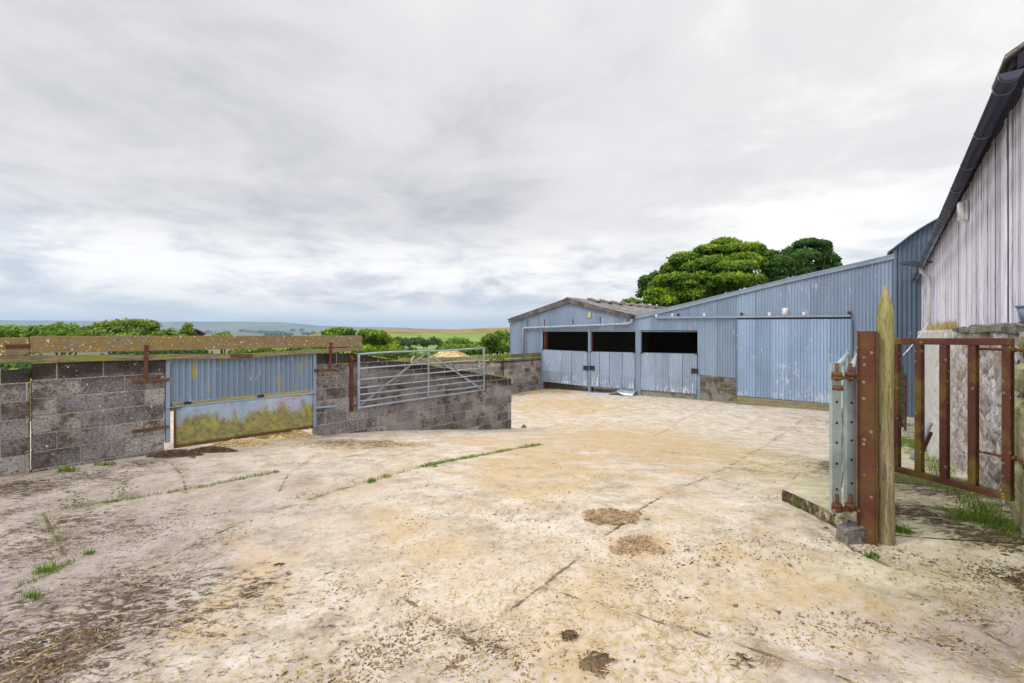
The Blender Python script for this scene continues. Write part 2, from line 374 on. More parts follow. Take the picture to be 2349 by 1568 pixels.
M['bark'] = m_plain('bark', (.06,.05,.035), .9, .4, 12, bump=.5); M['moss'] = m_plain('moss', (.20,.19,.02), .95, .5, 40, bump=.6)
M['bucket'] = m_plain('blue_bucket', (.16,.22,.32), .5); M['white'] = m_plain('white_plastic', (.7,.7,.7), .4)
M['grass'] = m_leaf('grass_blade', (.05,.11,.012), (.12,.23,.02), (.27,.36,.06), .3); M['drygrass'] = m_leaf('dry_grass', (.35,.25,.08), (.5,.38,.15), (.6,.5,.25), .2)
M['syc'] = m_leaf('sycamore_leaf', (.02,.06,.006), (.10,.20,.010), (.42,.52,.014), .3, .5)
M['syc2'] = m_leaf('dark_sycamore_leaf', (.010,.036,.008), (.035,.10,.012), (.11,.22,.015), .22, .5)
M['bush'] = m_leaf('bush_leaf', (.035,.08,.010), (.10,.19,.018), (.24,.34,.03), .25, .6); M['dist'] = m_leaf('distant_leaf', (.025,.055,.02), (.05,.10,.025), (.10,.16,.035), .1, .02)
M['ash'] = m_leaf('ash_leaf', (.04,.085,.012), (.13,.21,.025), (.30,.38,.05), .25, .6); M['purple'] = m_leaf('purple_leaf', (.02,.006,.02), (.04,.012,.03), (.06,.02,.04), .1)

# sheet with algae for the lower gate panel
def m_panel():
    m = N('algae_stained_panel'); v = m.attr('lc', 'Vector'); h = m.attr('top')
    c = m.ramp(m.noise(m.map(v, scale=(1, 1, .5)), 3, 6, .6), [(.3, (.20,.27,.36)), (.7, (.34,.42,.52))])
    c = m.mix(m.math('MULTIPLY', m.st(m.noise(v, 9, 9, .8), .55, .63), .8), c, (.22,.13,.065))
    al = m.math('ADD', m.noise(m.map(v, scale=(1, 1, .35)), 4.5, 7, .7, off=(3, 1, 1)), m.math('MULTIPLY', m.math('SUBTRACT', .75, h), .68))
    c = m.mix(m.math('MULTIPLY', m.st(al, .48, .66), .92), c, m.ramp(m.noise(v, 14, 5, .7), [(.3, (.11,.07,.035)), (.5, (.22,.19,.05)), (.7, (.36,.34,.03))]))
    sx = m.sep(v)[0]
    rd = m.math('MULTIPLY', m.st(m.noise(v, 22, 4, .7, off=(9, 9, 9)), .57, .62), m.math('MULTIPLY', m.st(sx, 2.55, 2.8), m.math('MULTIPLY', m.st(sx, 3.5, 3.3), m.st(h, .58, .68))))
    c = m.mix(rd, c, (.65,.06,.04))
    c = m.mix(m.math('MULTIPLY', m.st(h, .06, .02), .8), c, (.10,.04,.02))
    return m.out(c, .6, m.noise(v, 12, 5, .6), .15, .004, spec=.3)
M['panel'] = m_panel()

def m_terrain():
    m = N('hillside_grass'); v = m.obj(); x, y, z = m.sep(v)[0:3]
    r = m.math('SQRT', m.math('ADD', m.math('MULTIPLY', x, x), m.math('MULTIPLY', y, y)))
    g = m.ramp(m.noise(v, .02, 8, .6), [(.3, (.11,.19,.03)), (.55, (.19,.27,.06)), (.75, (.28,.31,.11))])
    g = m.mix(m.math('MULTIPLY', m.st(m.noise(m.map(v, scale=(1, 2.5, 1)), .07, 7, .75), .55, .68), .5), g, (.06,.09,.02))
    moor = m.ramp(m.noise(v, .012, 7, .7), [(.35, (.17,.13,.045)), (.55, (.25,.22,.07)), (.75, (.17,.23,.05))])
    c = m.mix(m.st(m.math('ADD', r, m.math('MULTIPLY', m.noise(v, .004, 3, .5), 120)), 900, 912), g, moor)
    # far patchwork of fields
    vc = m.sep(m.vor(m.map(v, scale=(1, .45, 1)), .0016, 'Color')); fld = m.ramp(vc[0], [(0, (.06,.10,.03)), (.35, (.10,.14,.04)), (.6, (.17,.16,.07)), (1, (.04,.07,.03))])
    fld = m.mix(m.math('MULTIPLY', m.st(m.noise(v, .0012, 6, .7), .55, .62), .8), fld, (.025,.05,.02))
    c = m.mix(m.st(r, 1500, 1900), c, fld)
    near = m.ramp(m.noise(v, .9, 7, .7), [(.35, (.10,.06,.03)), (.5, (.17,.14,.06)), (.7, (.15,.19,.035))])
    c = m.mix(m.st(r, 120, 60), c, near)
    return m.out(c, .95, spec=.05)
M['terrain'] = m_terrain()

# ------------------------------------------------------------------ terrain: rings round the yard
def terrain():
    az_u = np.array([-3500, -1500, 0, 300, 500, 650, 740, 900, 1000, 1168, 1500, 2349, 4500], float)
    # columns: ring radius; rows: heights rel. eye at those azimuths
    R = [9, 30, 60, 120, 200, 300, 450, 650, 800, 905, 1050, 1400, 2200, 3200, 4500, 6000, 8000, 9500, 11500, 13500, 16000, 22000]
    def vz(v, r): return (HV-v)/FP*r
    L = [-4.2,-6.5,-9,-15,-26,-42,-60,-75,-82,-85,-88,-92,vz(784,2200),vz(779,3200),vz(773,4500),vz(766,6000),vz(764,8000),vz(760,9500),vz(757,11500),vz(741.5,13500),vz(743,16000),vz(745,22000)]
    LL = list(L); LL[-3] = vz(742.5, 13500)
    def right(crest, low):
        g = [-4.2,-5.6,-7,-9.5,-12.5,vz(804,300),vz(797,450),vz(782,650),vz(770,800),vz(763.5,905),vz(crest,1050)]
        return g+[vz(crest,1050)-6, -20, -40, -60, -60, -60, -60, -60, low, low, low]
    rows = {0: L, 1: LL, 2: LL, 3: LL, 4: [lerp(a, b, 0) for a, b in zip(L, L)]}
    A = []
    R650 = [lerp(a, b, .12) for a, b in zip(L, right(764, 100))]
    prof = [L, L, LL, LL, L, None, right(761, vz(749, 13500)), right(754.5, vz(752, 13500)), right(757.5, vz(755, 13500)), right(751.5, 0), right(750, 0), right(748, 0), right(752, 0)]
    p5 = list(L); q = right(765, 0)
    for i in range(11): p5[i] = lerp(L[i], q[i], .72)
    for i in range(11, 14): p5[i] = lerp(L[i], q[i], .4)
    prof[5] = p5
    prof = np.array(prof)
    nu = 340; uu = np.tan(np.linspace(math.radians(-72), math.radians(72), nu))*FP+HU
    rr = []
    for a, b in zip(R[:-1], R[1:]):
        k = 6 if a > 150 else 5
        rr += list(np.linspace(a, b, k, endpoint=False))
    rr.append(R[-1]); rr = np.array(rr)
    prr = np.array([np.interp(rr, R, p) for p in prof])     # prof x radii
    V = []; Z = np.zeros((nu, len(rr)))
    for j in range(len(rr)): Z[:, j] = np.interp(uu, az_u, prr[:, j])
    TH = np.arctan((uu-HU)/FP)
    # gentle relief, growing with distance
    for i in range(nu):
        for j, r in enumerate(rr):
            x = r*math.sin(TH[i]); y = r*math.cos(TH[i])
            rel = 0
            if r > 250: rel = r*.0011*mnoise.fractal(Vector((x/(r*.22), y/(r*.5), 3)), .8, 2., 4)
            if 8900 < r < 16000: rel = r*.0009*mnoise.fractal(Vector((TH[i]*14, 1, 3)), .8, 2., 3)
            z = Z[i, j]+rel
            V.append((x, y, z+ZE))
    n = len(rr); F = [(i*n+j, (i+1)*n+j, (i+1)*n+j+1, i*n+j+1) for i in range(nu-1) for j in range(n-1)]
    o = fast_mesh('hillside', V, F, M['terrain']); struct(o, 'green farmland falling to a valley with a moor and blue hills beyond')
    for p in o.data.polygons: p.use_smooth = True
    # ground under and behind the yard
    xs = np.linspace(-60, 60, 60); ys = np.linspace(-40, 60, 50); V = []; F = []
    for y in ys:
        for x in xs:
            V.append((x, y, ZE+min(-3.75-.035*max(0, math.hypot(x, y)-9), -3.75)))
    F = [(j*60+i, j*60+i+1, (j+1)*60+i+1, (j+1)*60+i) for j in range(49) for i in range(59)]
    o = fast_mesh('field', V, F, M['terrain']); struct(o, 'grass field around and behind the yard walls')
terrain()

# ------------------------------------------------------------------ yard ground
dpr = (.632, .775)
def tw(x, y): return x*dpr[0]+y*dpr[1], x*dpr[1]-y*dpr[0]     # along / across
def xy(t, w): return t*dpr[0]+w*dpr[1], t*dpr[1]-w*dpr[0]
JOINTS = [[(1262,1018),(1237,1022),(1120,1043),(985,1068),(850,1103),(700,1150),(560,1195),(430,1255),(300,1330)],
 [(640,1083),(560,1098),(480,1115),(330,1141),(230,1156),(100,1178)], [(100,1178),(120,1222),(150,1275),(160,1300),(100,1322),(0,1368),(-60,1400)],
 [(1840,962),(1780,1005),(1700,1055),(1600,1105),(1480,1160),(1412,1212),(1350,1262),(1290,1308),(1245,1348),(1180,1395),(1110,1455),(1040,1520),(985,1560)],
 [(1245,1348),(1320,1370),(1390,1388),(1560,1440),(1720,1490),(1830,1525),(1960,1570)], [(925,1370),(985,1412),(1050,1450),(1095,1482)],
 [(1500,914),(1440,932),(1400,938),(1370,925)],[(1640,925),(1560,965),(1500,1000)],[(1700,1055),(1760,1068),(1840,1092),(1815,1100)],
 [(1878,1192),(1900,1215),(1960,1262),(2010,1285),(2060,1305),(2110,1303),(2160,1282)],
 [(390,1060),(420,1095),(428,1130)],[(1560,915),(1480,912)],[(640,1130),(660,1090),(730,1040)],[(2260,1450),(2310,1480),(2349,1500)]]
JW = []
for L in JOINTS:
    P = [U(u, v) for u, v in L]
    JW += [(P[i], P[i+1]) for i in range(len(P)-1)]
def jdist(x, y):
    d = np.full(x.shape, 9.)
    for (a, b) in JW:
        dx, dy = b[0]-a[0], b[1]-a[1]; l2 = dx*dx+dy*dy+1e-9
        t = np.clip(((x-a[0])*dx+(y-a[1])*dy)/l2, 0, 1)
        d = np.minimum(d, np.hypot(x-a[0]-t*dx, y-a[1]-t*dy))
    return d
def patchfield(x, y, L):
    out = np.zeros(x.shape)
    for (u, v, ru, rv, a) in L:
        X, Y = U(u, v); sx = ru/FP*Y; Y2 = U(u, v+rv)[1]; Y1 = U(u, max(v-rv, 775))[1]; sy = max(.1, (Y1-Y2)/2)
        out = np.maximum(out, a*np.exp(-((x-X)/sx)**2-((y-Y)/sy)**2))
    return out
DIRT = [(200,1480,520,260,.84),(100,1230,300,90,.78),(420,1180,200,60,.4),(700,1300,200,60,.35),(900,1480,300,80,.3),(1700,1300,300,60,.3),(2100,1480,250,60,.35),(60,1120,140,35,1.),(200,1095,140,22,.95),(330,1065,80,16,.8),(20,1180,60,50,.6),(560,1370,130,85,.8),(600,1310,90,50,.5),(120,1480,330,120,.62),(40,1380,140,40,.8),(350,1560,330,60,.55),(0,1300,90,90,.35),(470,1240,70,35,.45),
 (850,1018,170,13,.9),(1000,1005,120,8,.5),(760,1000,40,8,.8),(230,1250,120,50,.35),(420,1080,80,18,.5),
 (2150,1110,160,70,.9),(2100,1180,90,50,.75),(2260,1230,120,45,.8),(2330,1330,80,60,.9),(2345,1260,60,50,.7),(1890,1230,50,18,.6),(2240,1420,130,40,.4),(1990,1265,70,20,.3),(1280,900,60,8,.6),(1190,905,40,5,.7),
 (1400,1186,50,16,.55),(1640,1090,60,12,.45),(1730,1080,70,15,.5),(1500,1240,70,20,.3),(1600,1500,80,40,.35),(1150,1480,80,22,.5),(1370,1520,25,14,.6),(1550,1040,70,8,.5),(1520,1010,60,8,.3)]
BROWN = [(1300,1120,650,130,.42),(1150,1380,450,120,.22),(1450,1010,260,55,.95),(1250,1060,260,60,.75),(1450,1110,240,50,.6),(1300,930,180,25,.8),(1400,1186,75,26,1.2),(1470,1250,90,30,1.1),(1650,1260,120,35,.5),(850,1018,190,20,.7),(560,1370,200,110,.55),(900,1300,200,90,.45),
 (1150,1350,200,60,.4),(1250,900,110,14,.7),(1100,1010,120,18,.6),(1550,1500,260,60,.35),(1900,1480,220,60,.35),(720,1200,150,50,.2),(1000,1180,200,50,.3),(1290,1050,90,12,1.1),(1600,1070,90,40,.5)]
MOSS = [(2140,1030,90,60,1.),(2180,1110,140,60,.8),(2240,1190,90,40,1.),(1900,1240,60,15,.6),(150,1170,70,12,.4),(300,1145,80,8,.5),(2060,1215,40,20,1.),(2300,1250,60,40,.5),(850,1010,80,6,.4),(110,1300,60,18,.5),(2349,1300,80,70,.4)]
COOL = [(0,1350,640,330,1.),(150,1150,500,120,.9),(900,1560,500,60,.4),(2349,1480,350,120,.8),(2000,1540,300,60,.5)]
LIME = [(1850,1080,160,100,.9),(2150,1320,300,70,.9),(2100,1150,200,120,.8)]
def yard():
    ts = np.concatenate([np.arange(-6, -1, .1), np.arange(-1, 6.5, .034), np.arange(6.5, 13, .06), np.arange(13, 46, .25)]); ws = np.concatenate([np.arange(-17, -9, .25), np.arange(-9, -5.5, .07), np.arange(-5.5, 1.9, .042), np.arange(1.9, 14, .5)])
    T, Wd = np.meshgrid(ts, ws, indexing='ij'); X = T*dpr[0]+Wd*dpr[1]; Y = T*dpr[1]-Wd*dpr[0]
    far = (T > 20)
    Z = Gv(X, Y); Z = np.where(far, np.minimum(Z, -2.85), Z)
    Z = np.where(Y < -1, -1.55, Z)
    nz = np.array([mnoise.fractal(Vector((x*.9, y*.9, 1)), .8, 2., 4) for x, y in zip(X.ravel(), Y.ravel())]).reshape(X.shape)
    Z = Z+nz*.012
    jd = jdist(X, Y); Z = Z-np.clip(.03-jd, 0, .03)*.10
    n, m = X.shape
    V = np.stack([X, Y, Z+ZE], -1).reshape(-1, 3); idx = np.arange(n*m).reshape(n, m)
    F = np.stack([idx[:-1, :-1], idx[1:, :-1], idx[1:, 1:], idx[:-1, 1:]], -1).reshape(-1, 4)[:, ::-1]
    o = fast_mesh('ground', V, F, M['ground']); struct(o, 'pale stained concrete yard with cracks, straw and muck')
    for nm, f in (('jd', np.minimum(jd, 1)), ('dirt', patchfield(X, Y, DIRT)*.78), ('cool', np.clip(patchfield(X, Y, COOL), 0, 1)), ('lime', patchfield(X, Y, LIME)), ('brown', patchfield(X, Y, BROWN)), ('moss', patchfield(X, Y, MOSS))):
        a = o.data.attributes.new(nm, 'FLOAT', 'POINT'); a.data.foreach_set('value', f.ravel().astype(np.float32))
    o.data.polygons.foreach_set('use_smooth', [True]*len(o.data.polygons))
yard()

def slab_pave():
    A = U(1796, 1150); B = (2.46, 3.36)
    pts = []
    far = (A[0]+dpr[0]*10.5, A[1]+dpr[1]*10.5)
    # rows along t, from near edge A-B to the far end; right side runs into the barn wall
    n = 110; mcol = 26; V = []; atv = []
    R0 = (4.55, 3.6)
    for i in range(n+1):
        f = (i/n)**1.5*10.5
        a = (A[0]+dpr[0]*f, A[1]+dpr[1]*f)
        b = (B[0]+dpr[0]*(f*1.02), B[1]+dpr[1]*(f*1.02))
        # extend to wall line
        for k in range(mcol+1):
            g = k/mcol
            if g < .5: q = g/.5; x = lerp(a[0], b[0], q); y = lerp(a[1], b[1], q)
            else:
                q = (g-.5)/.5; x = b[0]+.775*1.75*q*1.0; y = b[1]-.632*.0*q-.632*(1.75*q)*.35
            h = .095*max(0, 1-f/3.2)**1.3+.006
            if g > .5: h *= max(0.03, 1-(g-.5)/.1)
            V.append([x, y, h])
    V = np.array(V); Z = Gv(V[:, 0], V[:, 1])+V[:, 2]
    nz = np.array([mnoise.fractal(Vector((x*3, y*3, 5)), .8, 2., 4) for x, y in V[:, :2]])
    Z += nz*.006+.004
    Vt = np.c_[V[:, 0], V[:, 1], Z+ZE]; m = mcol+1
    F = [(i*m+k, i*m+k+1, (i+1)*m+k+1, (i+1)*m+k) for i in range(n) for k in range(mcol)]
    # skirt on near edge and left edge
    Vt = list(map(tuple, Vt)); base = len(Vt)
    edge = [i*m for i in range(n, -1, -1)]+list(range(1, m))
    for e in edge: Vt.append(Vt[e])
    b2 = len(Vt)
    for dz_ in (.05, .2):
        for e in edge:
            p = Vt[e]; Vt.append((p[0]+random.uniform(-.012, .012), p[1]+random.uniform(-.012, .012), p[2]-dz_))
    ne = len(edge)
    for r_ in range(2):
        for q in range(ne-1): F.append((base+r_*ne+q, base+(r_+1)*ne+q, base+(r_+1)*ne+q+1, base+r_*ne+q+1))
    o = fast_mesh('pavement', Vt, F, M['slab']); struct(o, 'raised concrete slab with a broken mossy kerb edge beside the posts')
    X = np.array([p[0] for p in Vt]); Y = np.array([p[1] for p in Vt])
    md = patchfield(X, Y, MOSS); dd = patchfield(X, Y, DIRT)*.75+.2; md[base:] = .42; dd[base:] = .8
    for nm, f in (('jd', np.ones(len(X))), ('dirt', dd), ('cool', X*0), ('lime', X*0+.8), ('brown', np.full(len(X), .15)), ('moss', md)):
        a = o.data.attributes.new(nm, 'FLOAT', 'POINT'); a.data.foreach_set('value', f.astype(np.float32))
slab_pave()

# ------------------------------------------------------------------ block walls
def block_wall(fr, x0, x1, ztop, zbot, z0, mat, mort, name, label, cat='wall', th=.2, bl=.45, bh=.225, phase=0., group=None, moss=True, jit=.004, parent=None, y0=0., toppaint=.5):
    """courses hang on height z0; blocks are clipped by the sloping top"""
    mb = MB(fr); tops = []
    lo = min(zbot(x0), zbot(x1))-.35; hi = max(ztop(x0), ztop(x1), ztop((x0+x1)/2))
    k0 = int(math.floor((lo-z0)/bh)); k1 = int(math.ceil((hi-z0)/bh))
    for k in range(k0, k1):
        za = z0+k*bh; zb = za+bh; x = x0-bl+((phase+(k % 2)*.5) % 1)*bl
        while x < x1:
            xa = max(x, x0); xb = min(x+bl, x1); x += bl
            if xb-xa < .03: continue
            g = .0075; A, B = xa+g, xb-g
            if xa == x0: A = xa
            if xb == x1: B = xb
            ta, tb = min(zb-g, ztop(A)), min(zb-g, ztop(B)); bo = za+g
            if ta-bo < .012 and tb-bo < .012: continue
            # clip where top line crosses the bed joint
            pts = None
            if ta < bo+.012 or tb < bo+.012:
                xs = np.linspace(A, B, 20); ok = [q for q in xs if min(zb-g, ztop(q)) > bo+.012]
                if len(ok) < 2: continue
                A, B = ok[0], ok[-1]; ta, tb = min(zb-g, ztop(A)), min(zb-g, ztop(B))
            yo = random.uniform(-jit, jit)
            mb.hexa([(A, y0+yo, bo), (B, y0+yo+random.uniform(-.003, .003), bo), (B, y0+th, bo), (A, y0+th, bo), (A, y0+yo, ta), (B, y0+yo, tb), (B, y0+th, tb), (A, y0+th, ta)])
    # mortar core
    n = 24
    for i in range(n):
        a = lerp(x0+.008, x1-.008, i/n); b = lerp(x0+.008, x1-.008, (i+1)/n)
        mb.slab((a, zbot(a)-.35, ztop(a)-.004), (b, zbot(b)-.35, ztop(b)-.004), y0+.010, y0+th-.01, mi=1)
    loc = fr.W(x0, 0, zbot(x0))
    if parent: o = mb.build(name, [mat, mort], parent, bevel=.007)
    else:
        o = mb.build(name, [mat, mort], None, loc, bevel=.007); tag(o, label, cat, group)
    tp = np.array([max(0, min(1, 1-(ztop(p[0])-p[2])/toppaint)) if toppaint else 0 for p in mb.v], np.float32)
    a = o.data.attributes.new('top', 'FLOAT', 'POINT'); a.data.foreach_set('value', tp)
    if moss:   # ragged moss along the coping
        mm = MB(fr); n = int((x1-x0)/.05)
        for i in range(n):
            x = x0+.05*i+random.uniform(-.02, .02)
            if random.random() < .15 or not x0 < x < x1-.05: continue
            s = random.uniform(.02, .05); h = random.uniform(.008, .026); z = ztop(x)-.006; y = y0+random.uniform(.0, th-.03)
            for yy in (y0+random.uniform(-.006, .02), y):
                mm.add([(x-s, yy, z), (x, yy-s*.5, z-.004), (x+s, yy, z), (x, yy+s, z), (x+.01, yy+.2*s, z+h)], [(0,1,4),(1,2,4),(2,3,4),(3,0,4)], smooth=True)
        mm.build('moss', M['moss'], o)
    return o

XL0, XLc = PL.S(-260), PL.S(69.5)                 # segment left of the crack
zt = lambda u, v, fr=PL: fr.P(u, v)
def line(fr, pts, y=0.):
    q = sorted([fr.P(u, v, y) for u, v in pts]); return lambda x: pw(q, x)
topA = line(PL, [(-260, 852), (0, 848.5), (68, 845.5)]); zb_l = lambda x: G(*PL.W(x, 0, 0)[:2])
z0L = PL.P(69, 915.5)[1]
block_wall(PL, XL0, XLc, topA, zb_l, z0L-.02, M['block'], M['mortar'], 'block_wall', 'short lichened concrete block wall at the left edge of the photo, left of the open vertical crack', phase=.3)
XG0 = PL.S(378.5)
topB = line(PL, [(72, 836), (76, 833.5), (190, 829), (378, 823)])
block_wall(PL, XLc+.014, XG0, topB, zb_l, z0L, M['block'], M['mortar'], 'block_wall', 'dark concrete block wall with white lichen between the vertical crack and the sheet metal gate', phase=.0)
XG1 = PL.S(727.5); XE = PL.S(1173.3)
topC = line(PL, [(727.5, 810.5), (825, 811), (847, 817), (985, 838.5), (1111, 857.5), (1173.3, 868.5)])
z0C = PL.P(1173, 868)[1]
block_wall(PL, XG1, XE, topC, zb_l, z0C, M['block'], M['mortar'], 'block_wall', 'stained concrete block wall with a sloping mossy top behind the tubular field gate', phase=.35)

# boards along the top of the left wall
bf = thing('board_rail', PL.W(PL.S(300), 0, zb_l(PL.S(300)))[:2]+(PL.P(300, 830)[1],), 'long weathered boards with orange lichen fixed above the left block wall and gate', 'timber rail')
def board(fr, a, b, y0, y1, name, mat, parent, sub=8, sag=.004, **k):
    """a=(u,vtop,vbottom) b likewise, at depth y0"""
    xa, ta = fr.P(a[0], a[1], y0); _, ba = fr.P(a[0], a[2], y0); xb, tb = fr.P(b[0], b[1], y0); _, bb = fr.P(b[0], b[2], y0)
    mb = MB(fr); r = random.random(); q = []
    for i in range(sub+1):
        t = i/sub; w = random.uniform(-sag, sag) if 0 < i < sub else 0; q.append((lerp(xa, xb, t), lerp(ba, bb, t)+w, lerp(ta, tb, t)+w*.6))
    vs = []
    for (x, zb_, zt_) in q: vs += [(x, y0, zb_), (x, y0, zt_), (x, y1, zt_), (x, y1, zb_)]
    fs = [(0,1,2,3), tuple(4*sub+i for i in (3,2,1,0))]
    for i in range(sub):
        for k2 in range(4):
            a0 = 4*i+k2; a1 = 4*i+(k2+1) % 4; fs.append((a0, a0+4, a1+4, a1))
    mb.add(vs, fs, r)
    return mb.build(name, mat, parent, bevel=.004, **k)
yB = -.06
board(PL, (-150, 778, 822), (66.5, 774.3, 814.5), yB, yB+.05, 'board', M['board'], bf)
board(PL, (68.5, 771.5, 811), (831, 770.4, 795.2), yB-.006, yB+.05, 'board', M['board'], bf, 16)
board(PL, (-150, 818, 836), (552, 811.5, 823), yB+.012, yB+.05, 'board', M['board_g'], bf, 14)
board(PL, (553.5, 812.5, 822.5), (833, 795.5, 804), yB+.006, yB+.05, 'board', M['board_g'], bf, 8)
board(PL, (553.5-25, 812, 821), (580, 813, 820.5), yB-.003, yB+.003, 'joining_plate', M['rust'], bf, 2)
def strap(fr, p, w, y, name, mat, parent, t=.008, bolts=2, holes=True):
    """flat bar through survey points p [(u,v),...]; w = width in m"""
    (xa, za), (xb, zb) = fr.P(*p[0], y), fr.P(*p[-1], y); d = math.hypot(xb-xa, zb-za); nx, nz = -(zb-za)/d*w/2, (xb-xa)/d*w/2
    mb = MB(fr); mb.poly([(xa+nx, za+nz), (xb+nx, zb+nz), (xb-nx, zb-nz), (xa-nx, za-nz)][::-1], y, y+t)
    for i in range(bolts):
        f = (i+.5)/bolts if bolts > 1 else .15
        f = .06+.88*i/max(1, bolts-1) if bolts > 1 else .15
        x, z = lerp(xa, xb, f), lerp(za, zb, f); mb.tube([(x, y-.008, z), (x, y+.002, z)], w*.28, 6)
    return mb.build(name, mat, parent)
strap(PL, [(11.7, 795.5), (68.7+1, 794.2)], .035*1.3, yB-.018, 'joining_plate', M['rust2'], bf, .01, 4)
strap(PL, [(337, 792), (333, 869)], .05, yB-.02, 'bracket', M['rust2'], bf, .012, 3)
strap(PL, [(760, 786.5), (757, 846.5)], .05, yB-.02, 'bracket', M['rust2'], bf, .012, 3)

# ------------------------------------------------------------------ sheet metal gate
g1 = thing('sheet_metal_gate', PL.W(PL.S(390), 0, zb_l(PL.S(390))-ZE+ZE)[:2]+(zb_l(PL.S(390)),), 'blue sheet metal gate, corrugated above and algae stained flat panel below, between the block walls', 'gate')
def upost(fr, u0, u1, va, vb, y0, y1, parent, name='post', mat=None):
    xa, xb = fr.S(u0, y0), fr.S(u1, y0); x = (xa+xb)/2; mb = MB(fr)
    mb.box(xa, xb, y0, y1, fr.Z(x, vb, y0), fr.Z(x, va, y0)); return mb.build(name, mat or M['frame_blue'], parent, bevel=.004)
upost(PL, 380, 391, 824, 1016, .02, .10, g1); upost(PL, 719, 726.8, 812, 981, .02, .10, g1)
xa, xb = PL.S(391.8, .05), PL.S(718, .05)
botG = line(PL, [(391, 925), (718, 894.6)], .05); topG = line(PL, [(391, 822), (560, 821), (718, 808)], .05)
mb = MB(PL); cuts = [PL.S(u, .05) for u in (391.8, 498, 570, 643, 718)]
for i in range(4): mb.corr(cuts[i], cuts[i+1]+(.01 if i < 3 else 0), botG, topG, .05+.004*(i % 2), .082, .021, 8, rows=6, wob=.006)
mb.build('corrugated_panel', M['corr_gate'], g1)
mb = MB(PL); y = .03
x0, x1 = PL.S(399.5, y), PL.S(718.4, y); tl, tr_, bl_, br_ = PL.P(399.5, 933.5, y)[1], PL.P(718.4, 902.5, y)[1], PL.P(399.5, 1027, y)[1], PL.P(718.4, 980.5, y)[1]
nx, nz = 40, 10; vs = []; topv = []
for i in range(nx+1):
    for k in range(nz+1):
        f, g = i/nx, k/nz; x = lerp(x0, x1, f); vs.append((x, y+.006*mnoise.noise(Vector((x*2, g*2, 1))), lerp(lerp(bl_, br_, f), lerp(tl, tr_, f), g))); topv.append(g)
fs = [(i*(nz+1)+k, (i+1)*(nz+1)+k, (i+1)*(nz+1)+k+1, i*(nz+1)+k+1) for i in range(nx) for k in range(nz)]
mb.add(vs, fs, .5, 0, True); o = mb.build('lower_panel', M['panel'], g1, solid=.004)
a = o.data.attributes.new('top', 'FLOAT', 'POINT'); a.data.foreach_set('value', np.array(topv, np.float32))
mb = MB(PL)
mb.slab((x0, bl_-.012, bl_+.018), (x1, br_-.012, br_+.018), y-.02, y+.02); mb.build('bottom_rail', M['rust'], g1)
mb = MB(PL); mb.slab((x0-.004, bl_-.01, tl+.012), (x0+.018, bl_-.01, tl+.012), y-.022, y+.018); mb.build('edge_strip', M['rust'], g1)
mb = MB(PL); mb.slab((x0, tl-.012, tl+.008), (x1, tr_-.012, tr_+.008), y-.012, y+.014); mb.build('top_rail', M['frame_blue'], g1)
for (ua, ub, v) in ((380, 400, 936), (400, 418, 933.5), (708, 722, 903.5)):
    xa_, za_ = PL.P(ua, v, y-.03); xb_, zb_ = PL.P(ub, v-.8, y-.03); mb = MB(PL)
    mb.tube([(xa_, y-.03, za_), (xb_, y-.03, zb_)], .017 if ua != 380 else .008, 10); mb.build('bolt', M['frame_blue'], g1)
strap(PL, [(302, 877.5), (389, 871)], .042, -.016, 'strap', M['rust'], g1, .01, 1); strap(PL, [(303, 991), (388, 979)], .042, -.016, 'strap', M['rust'], g1, .01, 1)
strap(PL, [(721, 850.5), (776.5, 849)], .042, -.016, 'strap', M['rust'], g1, .01, 1); strap(PL, [(722, 936), (775, 931.5)], .042, -.016, 'strap', M['frame_blue'], g1, .01, 1)

# rusty hanging channel + tubular gate
gp = thing('gate_channel', PL.W(PL.S(806), 0, PL.P(806, 944)[1])[:2]+(PL.P(806, 944)[1],), 'rusty steel channel bolted upright to the block wall, carrying the tubular gate', 'gate post')
xa, xb = PL.S(803.4, -.04), PL.S(810.4, -.04); mb = MB(PL)
za, zb = PL.P(806, 944.4, -.04)[1], PL.P(806, 815, -.04)[1]
mb.box(xa, xb, -.045, -.037, za, zb); mb.box(xa, xa+.008, -.037, -.001, za, zb); mb.box(xb-.008, xb, -.037, -.001, za, zb)
for f in (.05, .2, .45, .75, .95): mb.tube([((xa+xb)/2, -.052, lerp(za, zb, f)), ((xa+xb)/2, -.04, lerp(za, zb, f))], .012, 6)
mb.build('channel', M['rust2'], gp)
yg = -.10
for v in (824.5, 931):
    x, z = PL.P(808, v, yg); x2 = PL.S(820, yg); mb = MB(PL); mb.tube([(x, -.05, z), (x, yg, z), (x2, yg, z)], .011, 8); mb.tube([(x, yg, z-.04), (x, yg, z+.03)], .014, 8); mb.build('hinge_pin', M['rust'], gp)
tg = thing('tubular_gate', PL.W(PL.S(822, yg), yg, PL.P(822, 939, yg)[1])[:2]+(PL.P(822, 939, yg)[1],), 'galvanised seven bar tubular field gate swung back against the block wall', 'gate')
xl, xr = PL.S(822.5, yg), PL.S(1110, yg); LV = [813.1, 846.3, 872, 890.6, 906.1, 921.2, 936.2]; RV = [799.4, 825.5, 844.8, 860.3, 872.9, 884.6, 894.6]
for i, (a, b) in enumerate(zip(LV, RV)):
    za, zb = PL.Z(xl, a, yg), PL.Z(xr, b, yg); mb = MB(PL); pts = []
    for q in range(9):
        f = q/8; w = .012*math.sin(f*PI*2.3+i) if i in (0, 5) else .004*math.sin(f*5+i)
        pts.append((lerp(xl, xr, f), yg, lerp(za, zb, f)+(w if 0 < q < 8 else 0)))
    mb.tube(pts, .021 if i in (0, 6) else .017, 10); mb.build('rail', M['galv'], tg)
